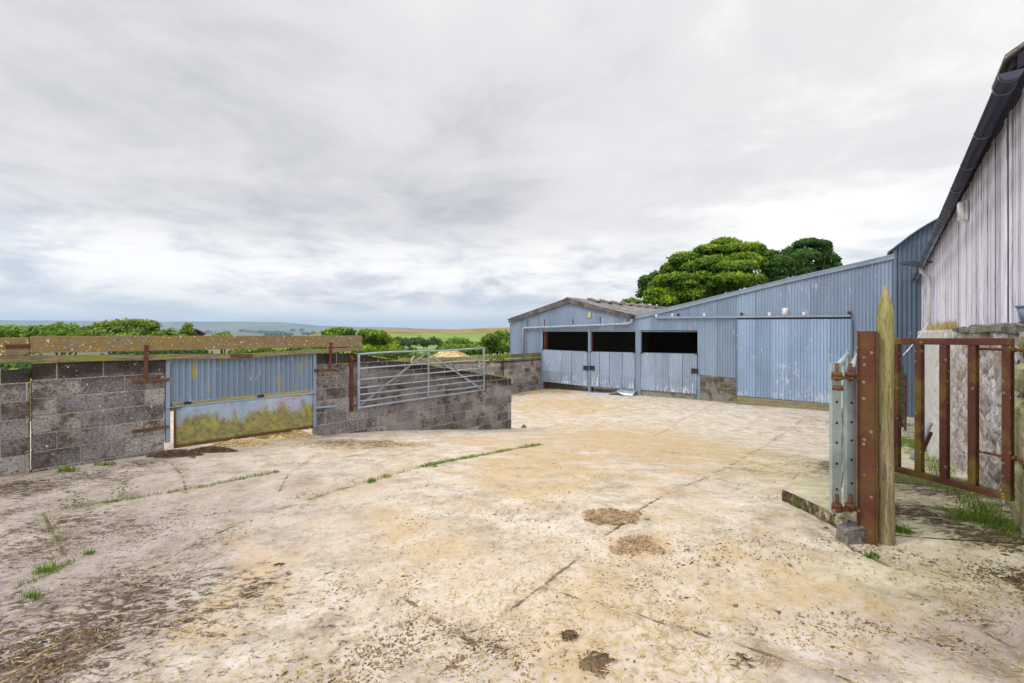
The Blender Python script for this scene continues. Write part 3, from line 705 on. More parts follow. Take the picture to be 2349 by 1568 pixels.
for x, va, vb, w in ((xl, 811.6, 939.5, .024), (xr, 797.5, 896, .02)):
    mb = MB(PL); mb.box(x-w, x+w, yg-.02, yg+.02, PL.Z(x, vb, yg), PL.Z(x, va, yg)); mb.build('stile', M['galv'], tg, bevel=.003)
xm = PL.S(981.3, yg); mb = MB(PL); mb.box(xm-.018, xm+.018, yg-.026, yg-.018, PL.Z(xm, 910, yg), PL.Z(xm, 809, yg)); mb.build('middle_stile', M['galv'], tg)
for (ua, va, ub, vb) in ((978, 810.5, 827, 931), (983.5, 810.5, 1104, 892)):
    A = PL.P(ua, va, yg); B = PL.P(ub, vb, yg); d = math.hypot(B[0]-A[0], B[1]-A[1]); nx, nz = -(B[1]-A[1])/d*.02, (B[0]-A[0])/d*.02
    mb = MB(PL); mb.poly([(A[0]+nx, A[1]+nz), (B[0]+nx, B[1]+nz), (B[0]-nx, B[1]-nz), (A[0]-nx, A[1]-nz)], yg+.018, yg+.024); mb.build('brace', M['galv'], tg)
A = PL.P(1100, 828, yg); B = PL.P(1100, 844, yg); C_ = PL.P(1096, 842, yg); D_ = PL.P(1115, 834, yg)
mb = MB(PL); mb.box(A[0]-.012, A[0]+.012, yg-.01, yg+.01, B[1], A[1]); mb.tube([(C_[0], yg-.02, C_[1]), (A[0], yg-.02, PL.P(1100, 835, yg)[1]), (D_[0], yg-.02, D_[1])], .010, 8); mb.build('latch', M['galv'], tg)
A = PL.P(1112, 838, yg); mb = MB(PL); mb.tube([(A[0], yg-.02, A[1]-.02*i+(.0 if i % 2 else .004)) for i in range(9)], .006, 6); mb.build('chain', M['rust'], tg)

# ------------------------------------------------------------------ side wall to the sheds
xs0 = -11.; xs1 = -.02
botS = lambda x: G(*PS.W(x, 0, 0)[:2])
plinth_top = line(PS, [(1173, 892), (1238, 881)]); pt0 = plinth_top(PS.S(1200))
topS = line(PS, [(900, 838), (1003, 833), (1110, 829.5), (1150, 828.5), (1239, 823.5)])
sw = thing('block_wall', PS.W(xs0, 0, -3.)[:2]+(-3.,), 'pale concrete block wall with a green concrete plinth running up to the blue shed', 'wall')
block_wall(PS, xs0, xs1, topS, lambda x: pt0+.35, pt0, M['block2'], M['mortar_p'], 'blocks', '', parent=sw, moss=False, toppaint=.12)
mb = MB(PS); mb.slab((xs0, -3.4, pt0-.002), (xs1, -3.4, pt0-.002), -.10, .2); o = mb.build('plinth', M['conc'], sw, bevel=.01)
br2 = thing('board_rail', PS.W(-4, 0, PS.P(1180, 825)[1])[:2]+(PS.P(1180, 825)[1],), 'greenish boards on rusty uprights above the pale block wall near the blue shed', 'timber rail')
board(PS, (915, 823, 835), (1089.5, 818, 832), -.06, -.01, 'board', M['board_p'], br2, 8)
board(PS, (1091.5, 817.5, 829), (1141, 814.5, 824), -.05, -.005, 'board', M['board_p'], br2, 4)
board(PS, (1143, 814.4, 823.2), (1240.5, 809.3, 818.6), -.06, -.01, 'board', M['board_g'], br2, 8)
board(PS, (1133, 826.3, 830.2), (1240.5, 820.8, 824.8), -.05, -.005, 'board', M['board_g'], br2, 6)
strap(PS, [(1155.3, 820.5), (1154.8, 864)], .07, -.075, 'upright', M['rust2'], br2, .012, 2)
strap(PS, [(1222.5, 816.5), (1221, 838)], .07, -.075, 'upright', M['rust2'], br2, .012, 2)
strap(PS, [(1018, 827), (1018, 848)], .07, -.075, 'upright', M['rust2'], br2, .012, 2)
# lichened concrete panel lying in front of it
PS2 = PS.shift(-1.0)
mb = MB(PS2); A = PS2.P(960, 831); A2 = PS2.P(960, 842); B = PS2.P(1127, 839); B2 = PS2.P(1127, 854.8)
mb.slab((A[0], A2[1], A[1]), (B[0], B2[1], B[1]), 0, .14); mb.slab((A[0]+.4, -3.1, A2[1]+.001), (A[0]+.6, -3.1, A2[1]+.001), .02, .12); mb.slab((B[0]-.8, -3.1, B2[1]+.001), (B[0]-.6, -3.1, B2[1]+.001), .02, .12)
o = mb.build('concrete_trough', m_block('lichened_concrete', 1.35, .2, .2, .9), None, PS2.W(B[0], 0, -3.0), bevel=.01); tag(o, 'yellow lichened concrete feed trough side standing before the pale block wall', 'trough')
for f in [ (0,)]: pass

# ------------------------------------------------------------------ sheds
sG0, sG1, sV, sL1 = PB.S(1170.4), PB.S(1304), PB.S(1454.5), PB.S(2051)
gt = line(PB, [(1170.4, 741), (1304, 694), (1454.5, 733.5)])           # cladding top of the gable
ltop = line(PB, [(1454.5, 733), (1560, 708.5), (1800, 649), (2051.6, 593.5)])
dep = 20.
gy = lambda x: G(*PB.W(x, 0, 0)[:2])
gs = thing('gable_shed', PB.W(sG0, 0, gy(sG0))[:2]+(gy(sG0),), 'low blue corrugated shed with a shallow grey gable roof and half height doors', 'shed')
def zb_at(u, v): return PB.P(u, v)[1]
o1a, o1b, o2b, o3a, o3b = PB.S(1245), PB.S(1349), PB.S(1457.6), PB.S(1470), PB.S(1600)
z_lin = 0.0
mb = MB(PB); mb.sheets(sG0, o1a, -3.15, gt, 0); mb.sheets(o1a, sV, z_lin, gt, 0); mb.build('cladding', M['corr'], gs)
boxes(PB, [(x-.01, x+.01, -.026, -.018, -3.1, gt(x)-.05) for x in (PB.S(1196.5), PB.S(1209), PB.S(1237))], 'sheet_seam', M['corr_dark'], gs)
mb = MB(PB)      # shell: sides, back
mb.box(sG0, sG0+.03, .03, dep, -3.2, gt(sG0)-.02); 
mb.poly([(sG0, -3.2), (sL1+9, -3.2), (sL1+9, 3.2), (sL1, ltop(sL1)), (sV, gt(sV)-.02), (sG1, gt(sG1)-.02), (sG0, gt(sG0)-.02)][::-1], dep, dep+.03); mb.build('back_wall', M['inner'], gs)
mb = MB(PB); mb.box(sG0-.02, sG0-.008, -.008, dep, -3.2, gt(sG0)-.04); mb.build('side_cladding', M['corr'], gs)
# roof: corrugated sheets on both slopes
def roof_sheet(xa, za, xb, zb, y0, y1, pitch=.15, amp=.022):
    n = int((y1-y0)/pitch*6); vs = []
    for i in range(n+1):
        y = lerp(y0, y1, i/n); w = amp*math.sin(2*PI*y/pitch)
        for f in (0, .5, 1): vs.append((lerp(xa, xb, f), y, lerp(za, zb, f)+w))
    fs = [(i*3+k, i*3+k+1, (i+1)*3+k+1, (i+1)*3+k) for i in range(n) for k in range(2)]
    return vs, fs
rz0, rz1, rzv = PB.P(1166.5, 734)[1], PB.P(1304, 685.5)[1], PB.P(1454.4, 725.5)[1]
for nm, (xa, za, xb, zb) in (('l', (PB.S(1166.5), rz0, sG1, rz1)), ('r', (sG1, rz1, sV+.1, rzv))):
    mb = MB(PB); vs, fs = roof_sheet(xa, za, xb, zb, -.12, dep+.2, .15, .02); mb.add(vs, fs, .6, 0, True); o = mb.build('roof', M['asb'], gs, solid=.015)
# verge boards
mb = MB(PB); xg = PB.S(1166.5, -.14)
for (a, b) in (((1166.8, 733.3, 741.8), (1304, 684.6, 695)), ((1304, 684.6, 695), (1454.4, 724.8, 733.5))):
    xA, tA = PB.P(a[0], a[1], -.14); _, bA = PB.P(a[0], a[2], -.14); xB, tB = PB.P(b[0], b[1], -.14); _, bB = PB.P(b[0], b[2], -.14)
    mb.slab((xA, bA, tA), (xB, bB, tB), -.15, -.125)
mb.build('verge', M['asb'], gs)
# ridge cap with raised vents
mb = MB(PB)
mb.poly([(sG1-.28, rz1-.06), (sG1, rz1+.03), (sG1+.28, rz1-.06), (sG1, rz1+.07)], -.13, dep+.1); mb.build('ridge', M['asb'], gs)
for k in range(13):
    y = 1.7+k*1.35; mb = MB(PB); zc = rz1-.02
    mb.poly([(sG1+.1, zc+.0), (sG1+.62, zc-.17), (sG1+.62, zc-.02), (sG1+.12, zc+.16)][::-1], y, y+.62, mi=0)
    mb.hexa([(sG1+.622, y+.06, zc-.19), (sG1+.626, y+.06, zc-.19), (sG1+.626, y+.56, zc-.19), (sG1+.622, y+.56, zc-.19), (sG1+.622, y+.13, zc-.04), (sG1+.626, y+.13, zc-.04), (sG1+.626, y+.49, zc-.04), (sG1+.622, y+.49, zc-.04)], mi=1)
    mb.build('ridge_vent', [M['asb'], M['inner']], gs)
mb = MB(PB); mb.box(o1a, o3b, .02, .07, z_lin-.07, z_lin+.02); mb.build('lintel', M['frame_blue'], gs)
# steel posts
for (ua, ub, vb) in ((1349, 1354, 897.7), (1457.6, 1469.5, 908.4)):
    xa, xb = PB.S(ua, -.06), PB.S(ub, -.06); mb = MB(PB); zz = PB.Z(xa, vb, -.06)-.05
    mb.box(xa, xb, -.06, .08, zz, z_lin+.0); mb.build('post', M['frame_blue'], gs, bevel=.004)
xa, xb = PB.S(1237, -.05), PB.S(1244.5, -.05); mb = MB(PB); mb.box(xa, xb, -.05, .05, -3.1, PB.Z(xa, 806, -.05)); mb.build('post', M['frame_blue'], gs)
mb = MB(PB); boxes(PB, [(o1a, o1a+.12, .10, .3, -3.1, z_lin-.07), (o1b+.02, o1b+.12, .10, .3, -3.1, z_lin-.07)], 'inner_post', M['rust2'], gs)
def door(ua, ub, vta, vtb, vba, vbb, parent, hole=None, cuts=(), y=-.045):
    xa, xb = PB.S(ua, y), PB.S(ub, y); T = lambda x: lerp(PB.Z(xa, vta, y), PB.Z(xb, vtb, y), (x-xa)/(xb-xa)); Bt = lambda x: lerp(PB.Z(xa, vba, y), PB.Z(xb, vbb, y), (x-xa)/(xb-xa))
    mb = MB(PB); rag = lambda x: Bt(x)+.02*mnoise.noise(Vector((x*9, ua, 0)))+.01*math.sin(x*40)
    cs = [xa]+[PB.S(c, y) for c in cuts]+[xb]; midz = (T(xa)+Bt(xa))/2-.25
    hz = None
    for i in range(len(cs)-1):
        a, b = cs[i], cs[i+1]
        mb.corr(a, b-.012, lambda x: midz-.03, T, y, r=random.random(), wob=.012, rows=4)
        mb.corr(a, b-.02, rag, lambda x: midz, y-.012, r=random.random(), wob=.035, rows=6)
    d = mb.build('door', M['corr_door'], parent)
    mb = MB(PB); mb.slab((xa, T(xa)-.03, T(xa)+.012), (xb, T(xb)-.03, T(xb)+.012), y+.015, y+.05); mb.slab((xa, Bt(xa)-.01, Bt(xa)+.05), (xb, Bt(xb)-.01, Bt(xb)+.05), y+.02, y+.05)
    mb.box(xa, xa+.04, y+.015, y+.05, Bt(xa), T(xa)); mb.box(xb-.04, xb, y+.015, y+.05, Bt(xb), T(xb)); mb.build('door_frame', M['frame_blue'], d)
    for (u, v) in hole or ():
        x, z = PB.P(u, v, y-.03); mb = MB(PB); mb.box(x-.13, x+.13, y-.035, y-.028, z-.085, z+.085, mi=0); mb.box(x-.15, x+.15, y-.045, y-.03, z-.105, z-.085, mi=1); mb.box(x-.15, x+.15, y-.045, y-.03, z+.085, z+.10, mi=1)
        mb.box(x-.15, x-.13, y-.045, y-.03, z-.085, z+.085, mi=1); mb.build('hand_hole', [M['inner'], M['rust2']], d)
    boxes(PB, [(x-.08, x+.08, y-.03, y-.012, zq-.02, zq+.025) for x, zq in ((xa+.03, T(xa)), (xb-.03, T(xb)))], 'hinge', M['rust'], d)
    return d
door(1243.3, 1348, 802.7, 807.6, 875, 886.4, gs, [(1344.5, 844.5)], (1288, 1312))
door(1354.5, 1457, 807.6, 809.8, 886.4, 893.5, gs, [(1358.5, 844.5)], (1375, 1398, 1428))
# horizontal drain pipe
yp = -.14
pp = [PB.P(1199.2, 826, yp), PB.P(1199.2, 757, yp), PB.P(1200.2, 754.4, yp), PB.P(1203.5, 753, yp), PB.P(1300, 749.3, yp), PB.P(1400, 745.4, yp), PB.P(1440, 743.3, yp), PB.P(1446.5, 741, yp), PB.P(1449.2, 737, yp), PB.P(1449.6, 730, yp)]
mb = MB(PB); mb.tube([(x, yp, z) for x, z in pp], .058, 12); mb.build('drain_pipe', M['pipe'], gs)
for u, v in ((1206, 752.9), (1247, 751.3), (1312, 748.9), (1371, 746.6), (1437, 743.4)):
    x, z = PB.P(u, v, yp); mb = MB(PB); mb.tube([(x-.06, yp, z), (x+.06, yp, z-.004)], .07, 12); mb.build('pipe_collar', M['pipe'], gs)
for u, va, vb in ((1211, 734, 752), (1248.8, 732.5, 750.5), (1314.5, 731.5, 748), (1376.9, 727, 745)):
    strap(PB, [(u, va), (u, vb)], .035, -.03, 'pipe_strap', M['rust2'], gs, .01, 1)
x, z = PB.P(1352.8, 723.7, -.05); mb = MB(PB); mb.box(x-.065, x+.065, -.10, -.02, z-.12, z+.12); o = mb.build('wall_lamp', M['lampy'], gs, bevel=.02)
x, z = PB.P(1450, 727.5, -.1); mb = MB(PB); mb.poly([(x-.11, z+.06), (x+.11, z+.06), (x+.05, z-.1), (x-.05, z-.1)], -.2, -.06); mb.build('hopper', M['black'], gs)

# lean-to
ls = thing('lean_to_shed', PB.W(o3a, 0, gy(o3a))[:2]+(gy(o3a),), 'blue corrugated lean-to shed rising to the right with a large sliding door', 'shed')
dA, dB = PB.S(1690.5), PB.S(1952)
zpw = line(PB, [(1600, 859.5), (1690, 868)])
mb = MB(PB); mb.sheets(sV, o3b, z_lin, ltop, -.004); mb.sheets(o3b, dA, lambda x: zpw(x), ltop, -.004); mb.sheets(dA, dB, PB.P(1800, 733)[1]-.05, ltop, -.004); mb.sheets(dB, sL1, -3.1, ltop, -.004)
mb.build('cladding', M['corr'], ls)
for u in (1505, 1541, 1580, 1645, 1734): x = PB.S(u); boxes(PB, [(x-.008, x+.008, -.03, -.024, max(z_lin, PB.P(u, 733)[1]) if u > 1690 or u < 1600 else zpw(x), ltop(x)-.04)], 'sheet_seam', M['corr_dark'], ls)
mb = MB(PB)      # verge flashing
for (ua, ta, ba), (ub, tb, bb) in (((1454, 724, 733.5), (1560, 699.4, 709)), ((1560, 699.4, 709), (1800, 641, 650.5)), ((1800, 641, 650.5), (2051.6, 583.2, 594.3))):
    xA, tA = PB.P(ua, ta, -.06); _, bA = PB.P(ua, ba, -.06); xB, tB = PB.P(ub, tb, -.06); _, bB = PB.P(ub, bb, -.06)
    mb.slab((xA, bA, tA), (xB, bB, tB), -.07, -.045); mb.slab((xA, tA-.025, tA+.008), (xB, tB-.025, tB+.008), -.085, .25)
mb.build('verge_flashing', M['trim'], ls)
rl = line(PB, [(1454, 724), (1560, 699.4), (1800, 641), (2051.6, 583.2)])
mb = MB(PB); vs, fs = roof_sheet(sV, rl(sV)-.02, sL1, rl(sL1)-.02, .0, dep, .15, .015); mb.add(vs, fs, .5, 0, True); mb.build('roof', M['asb'], ls)
mb = MB(PB); xa, xb = PB.S(1599.5, -.02), PB.S(1606.8, -.02); mb.box(xa, xb, -.05, .06, -3.0, PB.Z(xa, 860, -.02)); mb.build('post', M['frame_blue'], ls, bevel=.004)
door(1470.6, 1599, 810, 812.7, 894, 904.2, ls, [(1594, 851.5)], (1504, 1535, 1566))
mb = MB(PB); xa, xb = PB.S(1469.5, .05), PB.S(1599.5, .05); mb.box(xa, xb, .02, .2, -3.1, PB.Z((xa+xb)/2, 893, .02)); mb.build('sill', M['conc'], ls)
mb = MB(PB); mb.box(sV, o3b, .02, .07, z_lin-.075, z_lin+.015); mb.build('lintel', M['frame_blue'], ls)
zc0 = PB.P(1650, 859.8)[1]
block_wall(PB, PB.S(1607), dA-.01, lambda x: zpw(x)-.01, gy, zpw(dA)-.225*1+.005, M['block3'], M['mortar_p'], 'block_panel', '', parent=ls, th=.12, moss=False, y0=-.01, toppaint=0)
mb = MB(PB); xa = PB.S(1607); mb.slab((xa, -3.1, PB.Z(xa, 902)), (dA, -3.1, PB.Z(dA, 907)), -.035, .1); mb.build('plinth', M['conc'], ls)
# track, door
yt = -.12; xa, za = PB.P(1503.5, 728.8, yt); xb, zb = PB.P(1950.5, 724.6, yt)
mb = MB(PB); mb.slab((xa, za-.04, za+.035), (xb, zb-.04, zb+.035), yt, yt+.06); tr = mb.build('door_track', M['trim'], ls)
for i, u in enumerate((1504, 1541, 1554, 1614, 1700, 1764, 1843, 1949)):
    x, z = PB.P(u, 725.5-(u-1504)*.0094, yt); mb = MB(PB); mb.box(x-.05, x+.05, -.06, -.01, z-.02, z+.10); mb.build('bracket', M['rust2'] if i in (2, 4, 7) else M['lampb'], tr)
mb = MB(PB); xa, xb = PB.S(1690, -.05), PB.S(1952.5, -.05); mb.slab((xa, PB.Z(xa, 733.5, -.05), PB.Z(xa, 731, -.05)), (xb, PB.Z(xb, 731.5, -.05), PB.Z(xb, 728, -.05)), -.06, -.02); mb.build('door_head', M['dark'], ls)
ys_ = -.08; xa, xb = PB.S(1691, ys_), PB.S(1951.5, ys_); T = line(PB, [(1691, 733.6), (1951.5, 732)], ys_); Bt = line(PB, [(1691, 908.3), (1909.6, 926.5), (1951.5, 930)], ys_)
mb = MB(PB); cs = [xa]+[PB.S(u, ys_) for u in (1734, 1769, 1811, 1856, 1905)]+[xb]
for i in range(6): mb.corr(cs[i], cs[i+1]-.006, Bt, T, ys_+.003*(i % 2), .098, .022, 8, rows=8, wob=.012)
sd = mb.build('sliding_door', M['corr_slide'], ls)
boxes(PB, [(xa-.03, xa+.01, ys_-.03, ys_+.03, Bt(xa), T(xa)), (xb-.01, xb+.05, ys_-.03, ys_+.03, Bt(xb), T(xb))], 'edge_strip', M['corr_dark'], sd)
mb = MB(PB)
for zr in (.62, .30):
    for i in range(26):
        x = lerp(xa+.1, xb-.1, i/25); z = lerp(Bt(x), T(x), zr); mb.tube([(x, ys_-.026, z), (x, ys_-.01, z)], .012, 5)
mb.build('rivet', M['rust2'], sd)['kind'] = 'stuff'
mb = MB(PB); xa2 = PB.S(1690.5, ys_)
mb.slab((xa2, PB.Z(xa2, 919.5, ys_), PB.Z(xa2, 909.5, ys_)), (xb+.1, PB.Z(xb+.1, 947, ys_)-.0, PB.Z(xb+.1, 931.5, ys_)), ys_-.02, .05); mb.build('threshold_board', M['timber'], ls)
xa3 = PB.S(1657, -.2); mb = MB(PB); 
mb.slab((xa3, PB.Z(xa3, 926.5, -.2), PB.Z(xa3, 920, -.2)), (PB.S(1696, -.2), PB.Z(PB.S(1696, -.2), 929, -.2), PB.Z(PB.S(1696, -.2), 921.5, -.2)), -.2, -.12)
xq = PB.S(1696, -.22); mb.slab((xq, PB.Z(xq, 926, -.22), PB.Z(xq, 921, -.22)), (xb+.1, PB.Z(xb+.1, 951, -.22), PB.Z(xb+.1, 942, -.22)), -.22, -.1); mb.build('floor_rail', M['timber'], ls)
# bulkhead lamp
x, z = PB.P(1801, 715.5, -.03); mb = MB(PB); mb.box(x-.10, x+.10, -.03, -.012, z-.14, z+.14); lp = mb.build('wall_lamp', M['lampb'], ls)
mb = MB(PB)
mb.tube([(x, -.03, z-.09), (x, -.09, z-.075), (x, -.11, z), (x, -.09, z+.075), (x, -.03, z+.09)], [.05, .07, .075, .07, .05], 12); mb.build('glass', M['lampw'], lp)

# curved roof barn on the right
dx0 = sL1; arc = [PB.P(2041.3, 579.5), PB.P(2072, 552.8), PB.P(2100.7, 532.3), PB.P(2141.7, 507.7)]
(ax, az_), (bx_, bz_), (cx_, cz_) = arc[0], arc[1], arc[3]
# circle through three points
def circ(p, q, r):
    ax, ay = p; bx, by = q; cx, cy = r; d = 2*(ax*(by-cy)+bx*(cy-ay)+cx*(ay-by))
    ux = ((ax*ax+ay*ay)*(by-cy)+(bx*bx+by*by)*(cy-ay)+(cx*cx+cy*cy)*(ay-by))/d; uy = ((ax*ax+ay*ay)*(cx-bx)+(bx*bx+by*by)*(ax-cx)+(cx*cx+cy*cy)*(bx-ax))/d
    return ux, uy, math.hypot(ax-ux, ay-uy)
cxx, cyy, cr = circ(arc[0], arc[1], arc[3]); wd = cxx-arc[0][0]
wd = max(2.5, min(wd, 6.)); dend = arc[0][0]+2*wd
arcz = lambda x: cyy+math.sqrt(max(0, cr*cr-(min(abs(x-cxx), wd) if cxx-arc[0][0] <= 6.01 else abs(x-cxx))**2))
db = thing('curved_roof_barn', PB.W(dx0, 0, -2.8)[:2]+(-2.8,), 'taller dark blue corrugated barn with a curved roof behind the black gutter', 'barn')
mb = MB(PB); mb.corr(dx0+.003, dend, -3.1, lambda x: arcz(x)-.02, -.012, .115, .028, r=.3); mb.build('cladding', M['corr_dark'], db)
x = PB.S(2053.5); xx = PB.S(2063)
boxes(PB, [(xx-.015, xx+.015, -.055, -.045, -3., arcz(xx)-.04), (x-.05, x+.03, -.06, -.04, -3., arcz(x)-.1), (PB.S(2056), PB.S(2120), -.05, -.042, PB.P(2070, 564)[1], PB.P(2070, 563)[1]), (PB.S(2056), PB.S(2105), -.05, -.042, PB.P(2070, 644)[1]-.02, PB.P(2070, 643.5)[1])], 'sheet_seam', M['corr_dark'], db)
mb = MB(PB); n = 24; vs = []; x_ = arc[0][0]-.05
for i in range(n+1):
    x = lerp(x_, dend, i/n); z = arcz(max(x, arc[0][0]))
    vs += [(x, -.16, z), (x, 14, z)]
mb.add(vs, [(2*i, 2*i+1, 2*i+3, 2*i+2) for i in range(n)], .5, 0, True); mb.build('roof', M['corr'], db, solid=.03)

# folded sheet lying at the second door
fs_ = thing('metal_sheet', PB.W(PB.S(1420), -.4, gy(PB.S(1420)))[:2]+(gy(PB.S(1420)),), 'loose folded grey metal sheet lying under the middle shed door', 'metal sheet')
mb = MB(PB); xa = PB.S(1352, -.35); xb = PB.S(1457.5, -.25); vs = []; n = 30
for i in range(n+1):
    f = i/n; x = lerp(xa, xb, f); g = gy(x); e = math.exp(-((f-.66)/.12)**2)
    zt_ = .015+.05*f+.20*max(0, min(1, (f-.5)/.14)) *1.0*(1-.22*max(0, (f-.66)/.34)); zb2 = .01+.20*e*(1 if f > .52 else .4)-.0
    vs += [(x, -.62+.1*f, g+max(.008, .16*e-.01)), (x, -.38, g+.02+.5*zt_), (x, -.10, g+zt_)]
mb.add(vs, [(3*i+k, 3*i+3+k, 3*i+4+k, 3*i+1+k) for i in range(n) for k in range(2)], .5, 0, True); mb.build('sheet', M['sheet'], fs_, solid=.006)

# ------------------------------------------------------------------ right barn
zbR = lambda x: G(*PR.W(x, 0, 0)[:2])
rb = thing('timber_clad_barn', PR.W(-.5, 0, -1.45)[:2]+(-1.45,), 'whitewashed timber clad barn on a rubble stone wall with a black gutter', 'barn')
X0, X1 = -.50, 13.6
ledge = lambda x: .045-.004*x+.012*math.sin(x*5)
# rubble wall, displaced
mb = MB(PR)
CELL = []
def rub(x, z):
    p = Vector((x*2.3+.55*mnoise.noise(Vector((x*4, z*4, 3))), z*4.6+.55*mnoise.noise(Vector((x*4, z*4, 9))), 0)); d, pt = mnoise.voronoi(p); e = d[1]-d[0]
    amp = 1. if x < 6.8 else .1
    CELL.append((min(1, e*4)*amp+(1-amp), (mnoise.cell(pt[0]*31+pt[1]*7) if False else abs(math.sin(pt[0].x*12.9+pt[0].y*78.2)*43758.5) % 1)))
    return -(.024*min(1, e*6)+.016*mnoise.noise(p*2.1)+.012*mnoise.noise(p*8)+.008*mnoise.noise(p*19))*amp
xs = list(np.arange(X0, 4., .016))+list(np.arange(4., 7.4, .035))+list(np.arange(7.4, X1, .12)); nzr = 90
vs = []
for x in xs:
    zlo = min(zbR(x), -1.5)-.25
    for k in range(nzr+1):
        z = lerp(zlo, ledge(x), k/nzr); y = .03+rub(x, z)-.02*(ledge(x)-z)
        vs.append((x, y if k < nzr else .12, z))
m_ = nzr+1; ncell = len(vs)
mb.add(vs, [(i*m_+k, (i+1)*m_+k, (i+1)*m_+k+1, i*m_+k+1) for i in range(len(xs)-1) for k in range(nzr)], .5, 0, True)
mb.slab((X0, -2., ledge(X0)), (X0+.02, -2., ledge(X0)), .0, .5)
mb.slab((X0, ledge(X0)-.3, ledge(X0)-.01), (X1, ledge(X1)-.3, ledge(X1)-.01), .05, .55)
for q in range(ncell): mb.r[q] = CELL[q][1]
TOPR = [c[0] for c in CELL]+[1.]*(len(mb.v)-ncell)
def m_rubble():
    m = N('limewashed_rubble'); v = m.attr('lc', 'Vector'); n1 = m.noise(m.map(v, scale=(1, 1, 1)), 5, 8, .7); n2 = m.noise(v, 20, 8, .82)
    x = m.sep(v)[0]
    c = m.ramp(n1, [(.3, (.22,.18,.16)), (.5, (.50,.45,.44)), (.7, (.68,.65,.66))])
    c = m.mix(.45, c, m.ramp(m.attr('rnd'), [(0, (.22,.20,.18)), (.3, (.55,.54,.53)), (.6, (.74,.73,.74)), (.85, (.38,.34,.30)), (1, (.2,.19,.18))]))
    c = m.mix(m.math('MULTIPLY', m.st(n2, .51, .60), .85), c, (.09,.07,.055))
    c = m.mix(m.math('MULTIPLY', m.st(m.math('ADD', m.attr('top'), m.math('MULTIPLY', n2, .8)), .75, .35), .8), c, (.10,.085,.07))  # dark mortar between stones, plus crevice shadow put into the colour
    c = m.mix(m.math('MULTIPLY', m.st(m.noise(v, 2.1, 5, .6, off=(1, 1, 9)), .56, .66), .7), c, (.33,.21,.10))
    c = m.mix(m.math('MULTIPLY', m.st(x, 3.2, 5.), .75), c, m.ramp(n1, [(.3, (.52,.50,.48)), (.7, (.72,.72,.72))]))
    h = m.sep(v)[2]
    c = m.mix(m.math('MULTIPLY', m.st(m.math('ADD', h, m.math('MULTIPLY', n1, .5)), -1.0, -1.45), m.math('MULTIPLY', m.st(x, 2., .5), .5)), c, (.12,.10,.05))
    return m.out(c, .95, m.math('ADD', n1, n2), .7, .015, spec=.1)
M['rubble'] = m_rubble(); M['lime'] = m_plain('lime_render', (.62,.61,.62), .9, .2, 4, bump=.4)
o = mb.build('stone_wall', M['rubble'], rb); a = o.data.attributes.new('top', 'FLOAT', 'POINT'); a.data.foreach_set('value', np.array(TOPR, np.float32))
mb = MB(PR)     # coping stones at the near end of the ledge
random.seed(3)
x = X0
while x < 3.:
    w = random.uniform(.2, .45); mb.box(x, x+w-.02, -.035+random.uniform(-.02, .02), .3, ledge(x)-.07, ledge(x)-.002+random.uniform(-.008, .012), j=.008); x += w
mb.build('coping', M['conc'], rb, bevel=.012)
# whitewashed boards
yc = .13; x = X0-.02; mb = MB(PR); ztc = 2.06
clb = lambda x: .07-.006*x
while x < X1:
    w = random.choice((.095, .10, .105, .11, .15)); lap = random.random() < .3
    y = yc+(0 if not lap else -.014)+random.uniform(-.003, .003)
    mb.box(x+.007, x+w-.012, y, y+.011, clb(x)+random.uniform(-.008, .012), ztc, j=.0015); x += w
mb.build('cladding', M['clad'], rb)
mb = MB(PR); mb.box(X0, X1, yc+.03, yc+.2, .05, ztc); mb.build('wall_frame', M['dark'], rb)
mb = MB(PR); mb.box(X0-.10, X0-.025, yc-.01, yc+.3, .1, ztc+.1); mb.build('corner_post', M['dark'], rb)
mb = MB(PR); mb.poly([(0, 0), (0, 1), (1, 1), (1, 0)], 0, .001); mb = MB(PR)
mb.hexa([(X0-.05, yc+.3, -2), (X0+.05, yc+.3, -2), (X0+.05, 7, -2), (X0-.05, 7, -2), (X0-.05, yc+.3, 2.0), (X0+.05, yc+.3, 2.0), (X0+.05, 7, 5.5), (X0-.05, 7, 5.5)]); mb.build('gable_wall', M['dark'], rb)  # shade of the recess past the corner put into the wall's near-black colour
# roof slab rising away from the yard
xr0, xr1 = X0-.04, X1+.3
mb = MB(PR); mb.hexa([(xr0, -.05, 2.0), (xr1, -.05, 1.7), (xr1, 7, 6.1), (xr0, 7, 6.34), (xr0, -.05, 2.06), (xr1, -.05, 1.76), (xr1, 7, 6.16), (xr0, 7, 6.4)])
mb.hexa([(xr0-.03, -.02, 1.98), (xr0+.06, -.02, 1.98), (xr0+.06, 7, 6.30), (xr0-.03, 7, 6.30), (xr0-.03, -.02, 2.09), (xr0+.06, -.02, 2.09), (xr0+.06, 7, 6.46), (xr0-.03, 7, 6.46)])
rf = mb.build('roof', M['dark'], rb)
mb = MB(PR); mb.hexa([(xr0-.05, -.09, 2.07), (xr0+.5, -.09, 2.05), (xr0+.5, .3, 2.30), (xr0-.05, .3, 2.32), (xr0-.05, -.09, 2.10), (xr0+.5, -.09, 2.08), (xr0+.5, .3, 2.33), (xr0-.05, .3, 2.35)]); mb.build('roof_tile', M['asb'], rf)
